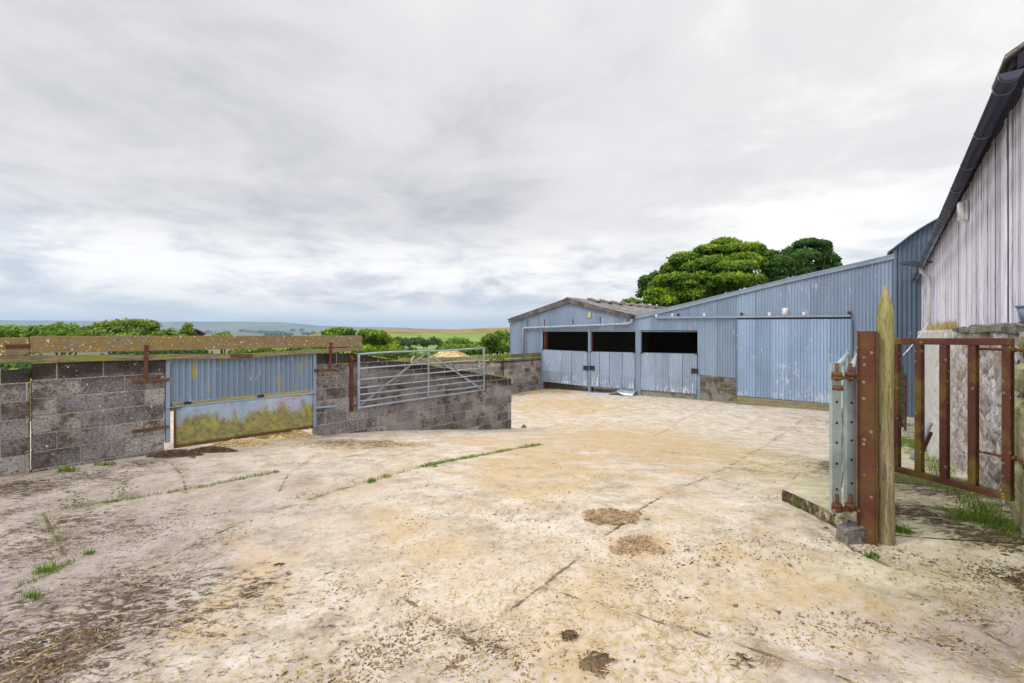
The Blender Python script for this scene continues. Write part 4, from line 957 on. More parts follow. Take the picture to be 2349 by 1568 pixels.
# gutter
yG = -.09; gz = lambda x: 1.88-.029*(x+1)
mb = MB(PR); gx0, gx1 = PR.S(2320, yG), PR.S(2098, yG)
gx0 = max(gx0, -1.6)
mb.tube([(gx0, yG, gz(gx0)), (gx1, yG, gz(gx1))], .058, 16, half=True, caps=False)
g_o = mb.build('gutter', M['gutter'], rb, solid=.005)
k = gx0; i = 0
while k < gx1:
    mb = MB(PR); mb.tube([(k, yG, gz(k)), (k+.045, yG, gz(k))], .064, 16, half=True, caps=True); k += .95 if i else .22; i += 1; mb.build('gutter_bracket', M['gutter'], g_o)
xd = PR.S(2124, 0.); mb = MB(PR); zt2 = gz(xd)
mb.tube([(xd, yG, zt2-.04), (xd, yG, zt2-.14), (xd, .06, zt2-.30), (xd, .06, -.12)], .04, 12); mb.build('downpipe', M['lime'], rb)
# lamps on cladding
(x, z) = PR.P(2205, 485, .05); mb = MB(PR); mb.box(x-.075, x+.075, .085, .12, z-.145, z+.145); lw = mb.build('wall_lamp', M['lampb'], rb, bevel=.01)
mb = MB(PR); mb.box(x-.065, x+.065, .01, .085, z-.135, z+.13); mb.build('lamp_cover', M['lampw'], lw, bevel=.02)
xh = PR.S(2138, .1); zh = PR.Z(xh, 601, .1); fp_ = PR.W(xh, -.3, 0); fl = thing('floodlight', (fp_[0], fp_[1], zh-.05), 'black floodlight on an arm below the far end of the black gutter', 'floodlight')
mb = MB(PR); mb.hexa([(xh-.02, -.50, zh+.02), (xh+.2, -.50, zh+.02), (xh+.2, -.14, zh-.09), (xh-.02, -.14, zh-.09), (xh, -.49, zh+.05), (xh+.18, -.49, zh+.05), (xh+.18, -.15, zh+.0), (xh, -.15, zh+.0)])
for q in range(4): mb.box(xh+.02+.045*q, xh+.03+.045*q, -.42, -.2, zh-.02, zh+.05)
mb.build('lamp_head', M['black'], fl)
mb = MB(PR); mb.box(xh+.07, xh+.11, -.24, .12, zh-.01, zh+.025); mb.tube([(xh+.06, -.16, zh-.06), (xh+.06, -.05, zh-.09), (xh+.06, .1, zh-.01)], .008, 6); mb.build('arm', M['black'], fl)
# bucket on the ledge at the right edge
bp = PR.W(-.42, -.02, 0); bk = thing('bucket', (bp[0], bp[1], ledge(-.4)+.005), 'battered blue grey bucket on the wall ledge at the right edge of the photo', 'bucket')
(x, z) = PR.P(2341, 752, .0); x = X0-.1; 
xbk = PR.S(2354, .02); zt3, zb3 = PR.P(2343, 731, .02)[1], PR.P(2343, 758, .02)[1]
zb3 = ledge(xbk)+.002; rr_ = .10
mb = MB(PR); mb.tube([(xbk-.0, .05, zb3), (xbk, .05, zb3+.13)], [.055, .082], 18, smooth=True); mb.tube([(xbk, .05, zb3+.125), (xbk, .05, zb3+.14)], [.088, .088], 18); mb.build('body', M['bucket'], bk)

# sleepers revetment going toward the camera at the right
sl = thing('sleeper_wall', PR.W(X0-.8, -.12, 0)[:2]+(-1.46,), 'stacked mossy timber sleepers at the right edge carrying the rusty gate hinges', 'retaining wall')
random.seed(5)
specs = [(-1.62, -.95, -.06, .0), (-.94, -.50, -.04, .0), (-.47, -.245, .0, .0), (-.20, -.02, .03, 0)]
for i, (a, b, yo, dz) in enumerate(specs):
    mb = MB(PR); n = 14; vs = []
    xa, xb = -3.2, -.60+random.uniform(-.03, .03)
    sec = 10
    for q in range(n+1):
        x = lerp(xa, xb, q/n); cz = (a+b)/2; hz = (b-a)/2; cy = -.05+yo+.12+.0; hy = .13
        for k in range(sec):
            th = 2*PI*k/sec; sx = math.copysign(abs(math.cos(th))**.45, math.cos(th)); sz = math.copysign(abs(math.sin(th))**.45, math.sin(th))
            rr2 = 1+.06*mnoise.noise(Vector((x*3, k*.9, i*5)))
            vs.append((x, cy+hy*sx*rr2+(-.10*(cz+hz*sz) if i == 0 else 0)*.4, cz+hz*sz*rr2))
    fs = [(q*sec+k, q*sec+(k+1) % sec, (q+1)*sec+(k+1) % sec, (q+1)*sec+k) for q in range(n) for k in range(sec)]+[tuple(range(sec))[::-1], tuple(n*sec+k for k in range(sec))]
    mb.add(vs, fs, random.random(), 0, False); mb.build('sleeper', M['sleeper'], sl, bevel=.01)
mb = MB(PR); mb.box(-3.2, X0-.05, .2, .5, -1.7, .0); mb.build('backing', M['mud'], sl)

# ------------------------------------------------------------------ posts and gates on the right
def W3(u, v, Y): return ((u-HU)/FP*Y, Y, (HV-v)/FP*Y)
Yp = 3.2
def gz_(x, y): return G(x, y)
# steel beam
xa = (1965.5-HU)/FP*Yp; xb = (2011.5-HU)/FP*Yp; zt4 = (HV-760)/FP*Yp; zg = G((xa+xb)/2, Yp)
sp = thing('steel_post', ((xa+xb)/2, Yp+.05, zg), 'upright rusty steel I-beam gate post with pale lichen spots', 'post')
FB = Frame(xa, Yp, .797, -.603); wB = .1125
mb = MB(FB); mb.box(.006, wB-.006, .0, .008, zg-.08, zt4); mb.box(-.002, .007, -.022, .10, zg-.08, zt4+.002); mb.box(wB-.007, wB+.002, -.022, .10, zg-.08, zt4-.001); mb.build('beam', M['rust'], sp, bevel=.002)
for i in range(26):
    mb = MB(FB); z = random.uniform(zg+.1, zt4-.05); x = random.choice((.015, wB-.018)) if i % 3 else random.uniform(.02, wB-.02); mb.tube([(x, -.004, z), (x, .003, z)], random.uniform(.003, .0055), 6); mb.build('rivet', M['rust'], sp)
# pointed wooden post
px = (2030.5-HU)/FP*3.18; pz = G(px, 3.16); ptop = (HV-655)/FP*3.16
wp = MB(); n = 16; rows = []
hts = [pz-.1, pz, pz+.3, pz+.7, pz+1.1, pz+1.35, (HV-725)/FP*3.16, (HV-700)/FP*3.16, (HV-675)/FP*3.16, (HV-660)/FP*3.16, ptop]
rds = [.056, .058, .054, .053, .052, .052, .050, .040, .022, .011, .004]; vs = []
hh = []; rdd = []
for i in range(len(hts)-1):
    k = 8 if i in (2, 3, 4) else 3
    for q in range(k): hh.append(lerp(hts[i], hts[i+1], q/k)); rdd.append(lerp(rds[i], rds[i+1], q/k))
hh.append(hts[-1]); rdd.append(rds[-1])
for h, r in zip(hh, rdd):
    for k in range(n):
        th = 2*PI*k/n; rr2 = r*(1+.09*mnoise.noise(Vector((math.cos(th)*1.5, math.sin(th)*1.5, h*1.2)))+.04*mnoise.noise(Vector((math.cos(th)*4, math.sin(th)*4, h*.6))))
        vs.append((px+rr2*math.cos(th)+.008*mnoise.noise(Vector((h, 0, 0))), 3.18+rr2*math.sin(th)*.95, h))
wp.add(vs, [(i*n+k, i*n+(k+1) % n, (i+1)*n+(k+1) % n, (i+1)*n+k) for i in range(len(hh)-1) for k in range(n)]+[tuple((len(hh)-1)*n+k for k in range(n))], .5, 0, True)
o = wp.build('wooden_post', M['post'], None, (px, 3.18, pz+ZE)); tag(o, 'pointed weathered wooden post beside the rusty steel beam', 'post')

# rusty red gate, hinged on the sleepers
A = (3.385, 3.10); B = (3.20, 3.80)         # near hinge side, far free side
FG = Frame(B[0], B[1], A[0]-B[0], A[1]-B[1]); LG = math.hypot(A[0]-B[0], A[1]-B[1])
def gv(u, v, Y): return (HV-v)/FP*Y
ztn = gv(0, 776, 3.10); zbn = gv(0, 1148, 3.10); ztf = gv(0, 776.5, 3.80); zbf = gv(0, 1082, 3.80)
rg = thing('hand_gate', (A[0], A[1], G(*A)), 'small rust red barred gate of square bars hung on the sleeper wall', 'gate')
def fz(f, top): return lerp(ztf, ztn, f) if top else lerp(zbf, zbn, f)
w = .024
for top in (True, False):
    mb = MB(FG); za, zb = fz(0, top), fz(1, top)
    if top: mb.slab((-.02, za-.05, za), (LG+.02, zb-.05, zb), -.024, .024)
    else: mb.slab((-.02, za, za+.045), (LG+.02, zb, zb+.045), -.024, .024)
    mb.build('rail', M['rusty_gate'], rg, bevel=.003)
us = [(2050, 2070), (2099, 2120), (2156, 2178), (2221, 2245), (2293, 2318)]
for i, (ua, ub) in enumerate(us):
    xa_ = FG.S(ua, 0); xb_ = FG.S(ub, 0); xa_, xb_ = min(xa_, xb_), max(xa_, xb_); c = (xa_+xb_)/2; hw = .024
    if i == 4: c = LG-.005
    if i == 0: c = .01
    mb = MB(FG); f = c/LG; mb.box(c-hw, c+hw, -.022, .022, fz(f, False)+.046, fz(f, True)-.051); mb.build('bar', M['rusty_gate'], rg, bevel=.003)
for v in (803, 1050):
    z = gv(0, v, 3.1); mb = MB(FG); mb.tube([(LG-.16, 0, z), (LG+.07, 0, z)], .009, 8); mb.tube([(LG+.018, 0, z), (LG+.035, 0, z)], .018, 6); mb.tube([(LG+.085, 0, z-.012), (LG+.085, 0, z+.012)], .030, 14); mb.tube([(LG+.085, 0, z-.055), (LG+.085, 0, z+.04)], .012, 10); mb.box(LG+.08, LG+.2, -.01, .01, z-.03, z-.014); mb.build('hinge', M['rust'], rg)

# galvanised gates folded away behind the steel post
def fold_gate(u0, u1, vt, vb, Y, dirx, diry, label, name='field_gate', L=2.9, lift=0.):
    x0 = (u0-HU)/FP*Y; x1 = (u1-HU)/FP*Y; zt_, zb_ = (HV-vt)/FP*Y, (HV-vb)/FP*Y
    t = thing(name, ((x0+x1)/2, Y, zb_), label, 'gate')
    mb = MB(); mb.box(x0, x1, Y, Y+.006, zb_, zt_); mb.box(x0, x0+.004, Y+.006, Y+.03, zb_, zt_); mb.box(x1-.004, x1, Y+.006, Y+.03, zb_, zt_); mb.build('stile', M['galv2'], t)
    cx = (x0+x1)/2
    for f in (.05, .16, .33, .47, .60, .74, .95): mb = MB(); mb.tube([(cx, Y-.0015, lerp(zb_, zt_, f)), (cx, Y+.002, lerp(zb_, zt_, f))], .009, 12); mb.build('bolt_hole', M['black'], t)
    H = zt_-zb_
    for i, f in enumerate((.03, .16, .29, .43, .58, .76, .955)):
        z = zb_+H*f; mb = MB(); mb.tube([(cx, Y+.02, z), (cx+dirx*L, Y+diry*L, z-.0*L)], .021 if i in (0, 6) else .0175, 10); mb.build('rail', M['galv2'], t)
    mb = MB(); mb.tube([(cx+dirx*.1, Y+diry*.1, zb_+.1), (cx+dirx*L*.5, Y+diry*L*.5, zt_-.05)], .016, 8); mb.build('brace', M['galv2'], t)
    mb = MB(); mb.box(cx+dirx*L-.02, cx+dirx*L+.02, Y+diry*L-.02, Y+diry*L+.02, zb_, zt_); mb.build('end_stile', M['galv2'], t)
    return t
fold_gate(1909, 1930, 833, 1178, 3.27, .612, .791, 'galvanised field gate seen end on, the left of the pair left of the rusty beam', L=2.9)
fold_gate(1943, 1964, 842, 1160, 3.24, .612, .791, 'galvanised field gate seen end on, close beside the left edge of the rusty beam', L=2.9)
hb = thing('gate_bracket', (2.38, 3.2, -.45), 'two rusty hinge plates with upright pins bolted to the left side of the steel beam', 'hinge')
for v in (858, 1158):
    z = (HV-v)/FP*3.2; xl_, xr_ = (1908-HU)/FP*3.2, (1966-HU)/FP*3.2
    mb = MB(); mb.box(xl_+.01, xr_, 3.17, 3.215, z-.038, z-.018); mb.tube([(xl_+.03, 3.19, z-.04), (xl_+.03, 3.19, z-.018)], .034, 14)
    for cx in (xl_+.03, xl_+.125):
        mb.tube([(cx, 3.19, z-.017), (cx, 3.19, z+.012)], [.034, .03], 14); mb.tube([(cx, 3.19, z-.05), (cx, 3.19, z+.075)], .012, 10)
    mb.build('hinge_plate', M['rust'], hb)
mb = MB(); z = (HV-890)/FP*3.2; mb.tube([(xl_+.035, 3.19, z-.015), (xl_+.035, 3.19, z+.015)], [.034, .03], 14); mb.build('hinge_washer', M['rust'], hb)
# broken concrete lump
cx, cy = 2.40, 3.22; mb = MB(); cz = G(cx, cy)
pts = [(-.085,-.06,-.03),(.085,-.06,-.03),(.085,.06,-.03),(-.085,.06,-.03),(-.075,-.05,.10),(.07,-.05,.125),(.075,.05,.12),(-.07,.05,.105)]
mb.hexa([(cx+a, cy+b, cz+c) for a, b, c in pts]); o = mb.build('concrete_lump', M['conc'], None, (cx, cy, cz+ZE), bevel=.015); tag(o, 'broken lump of concrete at the foot of the rusty steel beam', 'concrete lump')

# hurdles stacked against the far wall, and a pole
def hurdle(x, y, ang, h, w, mat, label, nb=6):
    z = G(x, y); t = thing('sheep_hurdle', (x, y, z), label, 'hurdle'); f = Frame(x, y, math.cos(ang), math.sin(ang))
    for i in range(nb):
        mb = MB(f); zz = z+.12+(h-.14)*i/(nb-1); mb.tube([(0, 0, zz), (w, 0, zz)], .018, 6); mb.build('rail', mat, t)
    for x_ in (0, w): mb = MB(f); mb.box(x_-.02, x_+.02, -.02, .02, z, z+h+.1); mb.build('stile', mat, t)
hurdle(9.75, 13.3, -.03, 1.72, 1.62, M['green'], 'green painted metal hurdle across the passage, its outer upright seen through the rusty gate', 5)
hurdle(9.9, 12.9, -.05, 1.5, 1.2, M['rust'], 'rusty metal hurdle standing just in front of the green one', 7)
for lab, m_k, du, y1 in (('grey pipe leaning diagonally in the passage behind the rusty gate', 'galv', 0, 7.2), ('dark rusty pipe leaning just below the grey pipe', 'rust2', 8, 7.25)):
    pA = W3(2076+du, 1085+du*2, 7.0); pB = W3(2134, 972+du*2.6, y1); mb = MB()
    pA2 = tuple(lerp(pB[i], pA[i], 1.55) for i in range(3)); g_ = G(pA2[0], pA2[1]); 
    tt = (pB[2]-g_)/(pB[2]-pA[2]); pE = tuple(lerp(pB[i], pA[i], tt) for i in range(3))
    mb.tube([pB, pE], .035, 10); o = mb.build('pipe', M[m_k], None, (pE[0], pE[1], g_+ZE)); tag(o, lab, 'pipe')
# white cord from ledge to gate
a_, b_ = W3(2131, 738, 4.6), W3(2072, 815, 3.75); mb = MB(); mb.tube([tuple(lerp(a_[i], b_[i], q/8)-(.02*math.sin(q/8*PI) if i == 2 else 0) for i in range(3)) for q in range(9)], .004, 6)
o = mb.build('cord', M['white'], None, (b_[0], b_[1], b_[2]+ZE)); tag(o, 'thin white cord running from the barn wall down behind the rusty gate', 'cord')
# white hose end behind sloping wall
pA = W3(944, 830, 12); pts = [(0, 0, -.3), (0, 0, 0), (.01, 0, .07), (.04, 0, .12), (.09, 0, .15)]; mb = MB(); mb.tube([(pA[0]+p[0], 12, pA[2]+p[2]) for p in pts], .012, 6)
mb.tube([(pA[0], 12, -3.6), (pA[0], 12, pA[2]-.29)], .012, 6)
o = mb.build('electric_fence_stake', M['white'], None, (pA[0], 12, ZE-3.6)); tag(o, 'white curved plastic stake above the sloping block wall', 'stake')

# ------------------------------------------------------------------ vegetation
def leaves(blobs, n, size, up=.35, inner=.25, flat=1., gap=0.):
    """quads on and in ellipsoids: blobs = (x,y,z,rx,ry,rz)"""
    B = np.array(blobs, float); area = (B[:, 3]*B[:, 5]+B[:, 4]*B[:, 5]+B[:, 3]*B[:, 4]); pr = area/area.sum(); idx = rng.choice(len(B), n, p=pr); b = B[idx]
    d = rng.normal(size=(n, 3)); d[:, 2] += up; d[:, 2] = np.where(d[:, 2] < -.35, -.6*d[:, 2], d[:, 2]); d /= np.linalg.norm(d, axis=1)[:, None]
    rad = np.where(rng.random(n) < inner, rng.uniform(.45, .95, n), rng.uniform(.9, 1.07, n))
    tw_ = 1+.10*np.sin(d[:, 0]*9+b[:, 0]*3)*np.sin(d[:, 2]*8+b[:, 2]*2)
    c = b[:, :3]+d*b[:, 3:6]*(rad*tw_)[:, None]+rng.normal(size=(n, 3))*size*.35
    nrm = d+rng.normal(size=(n, 3))*.42; nrm[:, 2] += .15; nrm /= np.linalg.norm(nrm, axis=1)[:, None]
    a = np.cross(nrm, rng.normal(size=(n, 3))); a /= np.linalg.norm(a, axis=1)[:, None]+1e-9; bb = np.cross(nrm, a)
    s = size*rng.uniform(.55, 1.25, n)[:, None]; asp = rng.uniform(.5, .9, n)[:, None]
    V = np.stack([c-a*s*asp*.2-bb*s*.5, c+a*s*asp*.5, c+a*s*asp*.1+bb*s*.5, c-a*s*asp*.5], 1).reshape(-1, 3)
    F = np.arange(4*n).reshape(n, 4); r = np.repeat(np.clip(rng.random(n)*.55+.45*np.clip(d[:, 2], 0, 1), 0, 1), 4)  # upper leaves yellower: new growth, plus light from above put into the colour
    return V, F, r
def tree(name, label, base, blobs, n, size, mat, trunk=(.25, 2.), limbs=5, group=None, up=.35, inner=.3, cat='tree'):
    x, y, z = base
    t = thing(name, base, label, cat, group)
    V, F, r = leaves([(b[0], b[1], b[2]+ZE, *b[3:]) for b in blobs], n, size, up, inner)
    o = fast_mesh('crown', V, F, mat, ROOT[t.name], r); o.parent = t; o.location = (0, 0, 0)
    if trunk:
        mb = MB(); cz = np.mean([b[2] for b in blobs]); cx = np.mean([b[0] for b in blobs]); cy = np.mean([b[1] for b in blobs]); r0 = trunk[0]
        fk = lerp(z, cz, .45)
        mb.tube([(x, y, z-.3), (x+.05*r0, y, lerp(z, fk, .5)), (lerp(x, cx, .5), lerp(y, cy, .5), fk)], [r0*1.2, r0*.9, r0*.7], 10)
        bl = sorted(blobs, key=lambda b: -b[3]*b[5])[:limbs]
        for b in bl:
            m1 = (lerp(x, b[0], .6), lerp(y, b[1], .6), lerp(fk, b[2], .5)); mb.tube([(lerp(x, cx, .5), lerp(y, cy, .5), fk-.1), m1, (b[0], b[1], b[2]-b[5]*.1)], [r0*.5, r0*.3, r0*.08], 6)
        mb.build('trunk', M['bark'], t)
    return t
def zoomblob(L, fu, fv, Y, dy=1.2, thick=.8, u0=1455.9, v0=526.1, sc=.20833):
    out = []
    for q in L:
        x, y, rx, ry = q[:4]; u = u0+sc*x; v = v0+sc*y; yy = Y+(q[4] if len(q) > 4 else random.uniform(-dy, dy)); k = yy/FP
        out.append(((u-HU)*k, yy, (HV-v)*k, rx*sc*k, rx*sc*k*thick, ry*sc*k))
    return out
random.seed(21)
S1 = [(990,185,170,72,1),(1260,225,165,60,1),(820,240,150,55,0),(1130,240,200,70,0),(560,350,170,85,0),(690,330,150,70,1),(870,390,200,78,-1.5),(1180,330,180,60,-.5),(1320,400,130,90,-1),(1400,300,100,60,1),(1060,440,230,70,-2.2),(1210,430,120,70,-2.5),(640,440,130,70,-1),
 (730,560,120,78,-2.5),(470,560,190,62,-2.6),(560,610,120,80,-3),(320,600,120,80,-2),(190,740,85,80,-3),(160,800,70,60,-3.2),(350,740,150,90,-2.2),(330,820,140,70,-3),(600,740,170,80,-2.4),(700,690,150,70,-2),(860,620,110,80,-2.6),(1070,570,210,80,-3),(1180,620,130,80,-3),(1340,570,95,62,-2.8),
 (960,680,160,80,-1.5),(480,820,200,80,-1),(780,760,200,90,-.5),(1240,330,160,100,2),(700,480,400,170,2.5),(1000,400,380,150,3),(500,690,300,150,2),(400,460,110,70,1),(1000,600,380,120,1.5),(300,700,150,150,1)]
b1 = zoomblob(S1, 0, 0, 37.)
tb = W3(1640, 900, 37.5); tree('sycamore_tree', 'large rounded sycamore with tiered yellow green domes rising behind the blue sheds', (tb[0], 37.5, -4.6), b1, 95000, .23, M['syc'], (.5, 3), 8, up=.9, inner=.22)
S2 = [(1500,420,150,70,0),(1570,400,160,90,-1),(1560,480,140,90,-1),(1650,500,110,90,-1),(1620,590,100,50,-1.5),(1470,590,80,50,-1),(1480,290,90,45,1)]
tb = W3(1775, 900, 39); tree('sycamore_tree', 'dark sycamore crown filling the dip between the big domed tree and the far right tree', (tb[0], 39, -4.6), zoomblob(S2, 0, 0, 39.), 18000, .23, M['syc2'], (.3, 3), 4, up=.7)
S3 = [(1900,170,130,55,0),(2060,180,85,50,0),(2110,260,55,90,0),(1760,260,120,60,1),(1660,300,90,50,1),(1880,330,160,95,-1),(1800,400,120,90,-1),(1850,480,130,60,-1),(2010,440,70,60,1),(2070,380,60,70,1),(2180,340,60,60,0),(2210,400,50,40,0),(2120,440,90,40,.5),(1960,270,90,50,1)]
tb = W3(1850, 900, 42); tree('sycamore_tree', 'dark open crowned sycamore farthest right above the lean-to roof', (tb[0], 42, -4.6), zoomblob(S3, 0, 0, 42.), 17000, .23, M['syc2'], (.4, 3), 9, up=.6, inner=.2)
S4 = [(110,600,70,50,0),(150,560,80,40,0),(60,740,30,14,0),(100,690,60,22,0),(240,540,70,60,.5),(130,640,60,40,0)]
tb = W3(1480, 900, 40); tree('ash_tree', 'thin wispy tree at the left edge of the big domed sycamore', (tb[0], 40, -4.6), zoomblob(S4, 0, 0, 40.), 2600, .26, M['syc2'], (.15, 3), 5)
def px_tree(name, label, L, Y, n, size, mat, dy=.8, thick=.9, trunk=(.2, 2), zb=None, cat='tree', group=None, up=.4, limbs=5, inner=.3):
    bl = []
    for (u, v, ru, rv) in L:
        yy = Y+random.uniform(-dy, dy); k = yy/FP; bl.append(((u-HU)*k, yy, (HV-v)*k, ru*k, ru*k*thick, rv*k))
    cu = sum(q[0] for q in L)/len(L); x = (cu-HU)/FP*Y
    return tree(name, label, (x, Y, zb if zb is not None else -4-.035*Y), bl, n, size, mat, trunk, limbs, group, up, inner, cat)
px_tree('ash_tree', 'small pale green treetop peeping over the grey shed roof', [(1436,693,9,4),(1450,691,10,5),(1463,694,8,4),(1446,697,16,4)], 55, 1500, .28, M['ash'], zb=-5)
# left row
gh = 'trees behind the left wall'
px_tree('hawthorn_tree', 'windswept tree clump at the far left edge above the weathered board', [(-30,768,40,16),(20,762,34,12),(60,765,32,13),(35,785,60,18),(0,800,80,22),(90,775,30,16)], 34, 9000, .24, M['bush'], group=gh)
px_tree('hawthorn_tree', 'broad rounded treetop above the board left of the airy ash tree', [(105,760,26,10),(140,758,30,11),(172,764,26,12),(120,772,50,14),(190,775,24,14),(150,790,60,20)], 32, 9000, .24, M['bush'], group=gh)
px_tree('ash_tree', 'airy flat topped ash tree with sky showing through above the left board', [(240,752,24,9),(228,765,18,10),(265,747,22,8),(300,743,26,6),(330,744,24,6),(348,750,14,7),(290,758,34,10),(330,764,32,9),(262,772,40,14),(300,785,60,18)], 27, 8500, .20, M['ash'], dy=.5, group=gh, limbs=9, inner=.15)
px_tree('ash_tree', 'low thin pale bush top right of the flat topped ash', [(375,768,14,5),(392,764,12,5),(408,770,12,5),(390,778,28,8),(360,775,12,6)], 26, 1900, .18, M['ash'], dy=.4, group=gh, inner=.1)
px_tree('ash_tree', 'slender upright young tree above the board right of the low bush', [(432,752,6,6),(428,762,9,7),(436,770,10,6),(424,774,12,6),(430,785,14,8)], 25, 1700, .18, M['ash'], dy=.3, group=gh, inner=.15)
px_tree('copper_beech', 'small dark purple treetop just right of the slender tree', [(450,765,7,4),(458,768,6,4),(452,774,9,5)], 60, 900, .35, M['purple'], zb=-6, group=gh)
px_tree('hawthorn_tree', 'low yellow green bush top barely above the middle of the board', [(505,772,14,4),(518,770,10,3),(510,780,30,8)], 40, 1200, .26, M['ash'], zb=-6, group=gh)
px_tree('hedge_tree', 'dark green trees seen through the gap between the boards near the gate', [(330,815,60,14),(400,812,60,12),(270,835,80,18),(440,815,34,12),(150,850,100,22),(40,850,90,26)], 22, 9000, .2, M['syc2'], zb=-4.6, group=gh)
px_tree('hedge_tree', 'light green bushes seen through the gap between the boards over the gate', [(560,812,30,9),(600,808,24,8),(640,812,26,8),(590,822,50,8)], 26, 4200, .18, M['bush'], zb=-4.6, group=gh)
px_tree('hedge_tree', 'dark green bushes seen through the gap between the boards right of the gate', [(690,806,28,8),(730,803,26,8),(770,800,28,8),(720,812,50,8)], 26, 4200, .2, M['syc2'], zb=-4.6, group=gh)
px_tree('sycamore_tree', 'small dark domed tree above the right end of the weathered board', [(755,766,14,6),(775,762,18,7),(795,763,16,7),(775,772,32,6),(800,770,12,6)], 70, 4500, .42, M['syc'], zb=-8)
px_tree('sycamore_tree', 'large tiered sycamore right of the board end, above the sloping block wall', [(845,768,20,9),(862,774,22,10),(835,785,18,18),(855,795,26,14),(880,785,20,14),(900,795,18,10),(850,810,40,14),(890,808,30,12),(905,803,20,10),(832,805,16,24),(875,768,10,6)], 42, 15000, .26, M['syc'], dy=1.5, zb=-5.6, up=.9)
px_tree('sycamore_tree', 'lighter green low tree in front of the tiered sycamore behind the tubular gate', [(905,812,24,9),(930,815,22,9),(950,820,18,8),(890,822,30,9),(920,825,40,9),(945,808,10,6)], 30, 8000, .22, M['bush'], zb=-5, up=.9)
px_tree('bush', 'rounded green bush behind the tubular gate left of the shed', [(1050,790,26,11),(1030,800,24,10),(1075,798,24,11),(1050,806,46,12),(1090,808,20,10)], 36, 8000, .24, M['bush'], zb=-5.4, cat='bush')
px_tree('bush', 'straggly hedge bush nearest the left edge of the blue shed', [(1125,782,16,12),(1145,776,14,14),(1160,785,14,20),(1120,798,24,14),(1150,802,26,16),(1100,806,22,10)], 31, 9000, .2, M['bush'], zb=-5, cat='bush', limbs=8)
px_tree('bush', 'small dark bush below the hill, between the lighter tree and the straw heap', [(985,818,18,7),(1005,815,16,7),(995,825,26,8)], 34, 3000, .22, M['bush'], zb=-5.4, cat='bush')
px_tree('tree', 'green tree seen through the open side of the lean-to shed', [(1595,775,26,26),(1600,800,26,20)], 43.5, 3500, .3, M['bush'], zb=-5.2)
# distant wood on the hillside
Lw = [(905+i*8+random.uniform(-3, 3), 789+random.uniform(-5, 3)-(5 if i == 1 else 0), random.uniform(5, 9), random.uniform(5, 9)) for i in range(14)]
bl = []
for (u, v, ru, rv) in Lw: Y = 300+random.uniform(-12, 12); k = Y/FP; bl.append(((u-HU)*k, Y, (HV-v)*k+ZE, ru*k, ru*k, rv*k*1.1))
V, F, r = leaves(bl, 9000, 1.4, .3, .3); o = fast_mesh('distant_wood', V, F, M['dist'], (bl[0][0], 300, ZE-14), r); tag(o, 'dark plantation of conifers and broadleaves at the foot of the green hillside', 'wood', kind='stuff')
# far copses as one mass
bl = []
for (u, v, w_, Y) in [(560,760,10,5200),(600,762,14,5000),(640,763,20,4800),(700,766,22,3800),(680,758,16,6000),(740,765,10,3600),(760,760,12,6200),(620,768,10,3300),(520,764,8,4600),(480,762,12,5600),(420,765,9,4300),(780,767,12,3000),(660,770,14,2800)]:
    k = Y/FP
    for q in range(7): bl.append(((u-HU+random.uniform(-w_, w_))*k, Y+random.uniform(-60, 60), (HV-v+random.uniform(-1.5, 1))*k+ZE, 3.2*k, 3*k, 1.8*k))
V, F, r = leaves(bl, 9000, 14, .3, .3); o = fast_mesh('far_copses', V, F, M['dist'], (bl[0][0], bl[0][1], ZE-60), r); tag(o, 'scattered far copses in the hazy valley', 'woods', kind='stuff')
# field wall lines on the hill
def hillwall(L, label, h=2.2):
    mb = MB(); P = []
    for (u, v, Y) in L: P.append(W3(u, v, Y))
    for a, b in zip(P[:-1], P[1:]):
        mb.hexa([(a[0], a[1], a[2]-4), (b[0], b[1], b[2]-4), (b[0], b[1]+1, b[2]-4), (a[0], a[1]+1, a[2]-4), (a[0], a[1], a[2]+h), (b[0], b[1], b[2]+h), (b[0], b[1]+1, b[2]+h), (a[0], a[1]+1, a[2]+h)])
    o = mb.build('dry_stone_wall', M['mud'], None, (P[0][0], P[0][1], P[0][2]+ZE-4)); tag(o, label, 'wall')
hillwall([(808, 764, 880), (860, 763, 880), (920, 763, 880), (980, 764, 880), (1040, 765, 880), (1110, 765, 880), (1165, 764, 880)], 'dark field wall dividing the green slope from the brown moor', .3)

# grass
def blades(P, n, h, spread, mat, name, label, cat, kind=None, wid=.0026, group=None):
    V = []; F = []; R = []
    for (x, y, z, s) in P:
        for _ in range(n):
            a = random.uniform(0, 2*PI); d = random.random()**.6*spread*s; bx, by = x+d*math.cos(a), y+d*math.sin(a); hh = h*s*random.uniform(.5, 1.2)
            ln = random.uniform(.1, 1.1)*hh; b = random.uniform(0, 2*PI); lx, ly = ln*math.cos(b), ln*math.sin(b); w_ = wid*s**.5; px_, py_ = -math.sin(b)*w_, math.cos(b)*w_
            k = len(V); V += [(bx-px_, by-py_, z-.01), (bx+px_, by+py_, z-.01), (bx+px_*.7+lx*.45, by+py_*.7+ly*.45, z+hh*.62), (bx-px_*.7+lx*.45, by-py_*.7+ly*.45, z+hh*.62), (bx+lx, by+ly, z+hh*.95), (bx+lx+.0005, by+ly, z+hh*.95)]
            F += [(k, k+1, k+2, k+3), (k+3, k+2, k+5, k+4)]; R += [random.random()]*6
    V = np.array(V); V[:, 2] += ZE; p0 = P[0]
    o = fast_mesh(name, V, F, mat, (p0[0], p0[1], p0[2]+ZE), R); return tag(o, label, cat, group, kind)
def gp_(u, v, s=1.): x, y = U(u, v); return (x, y, G(x, y), s)
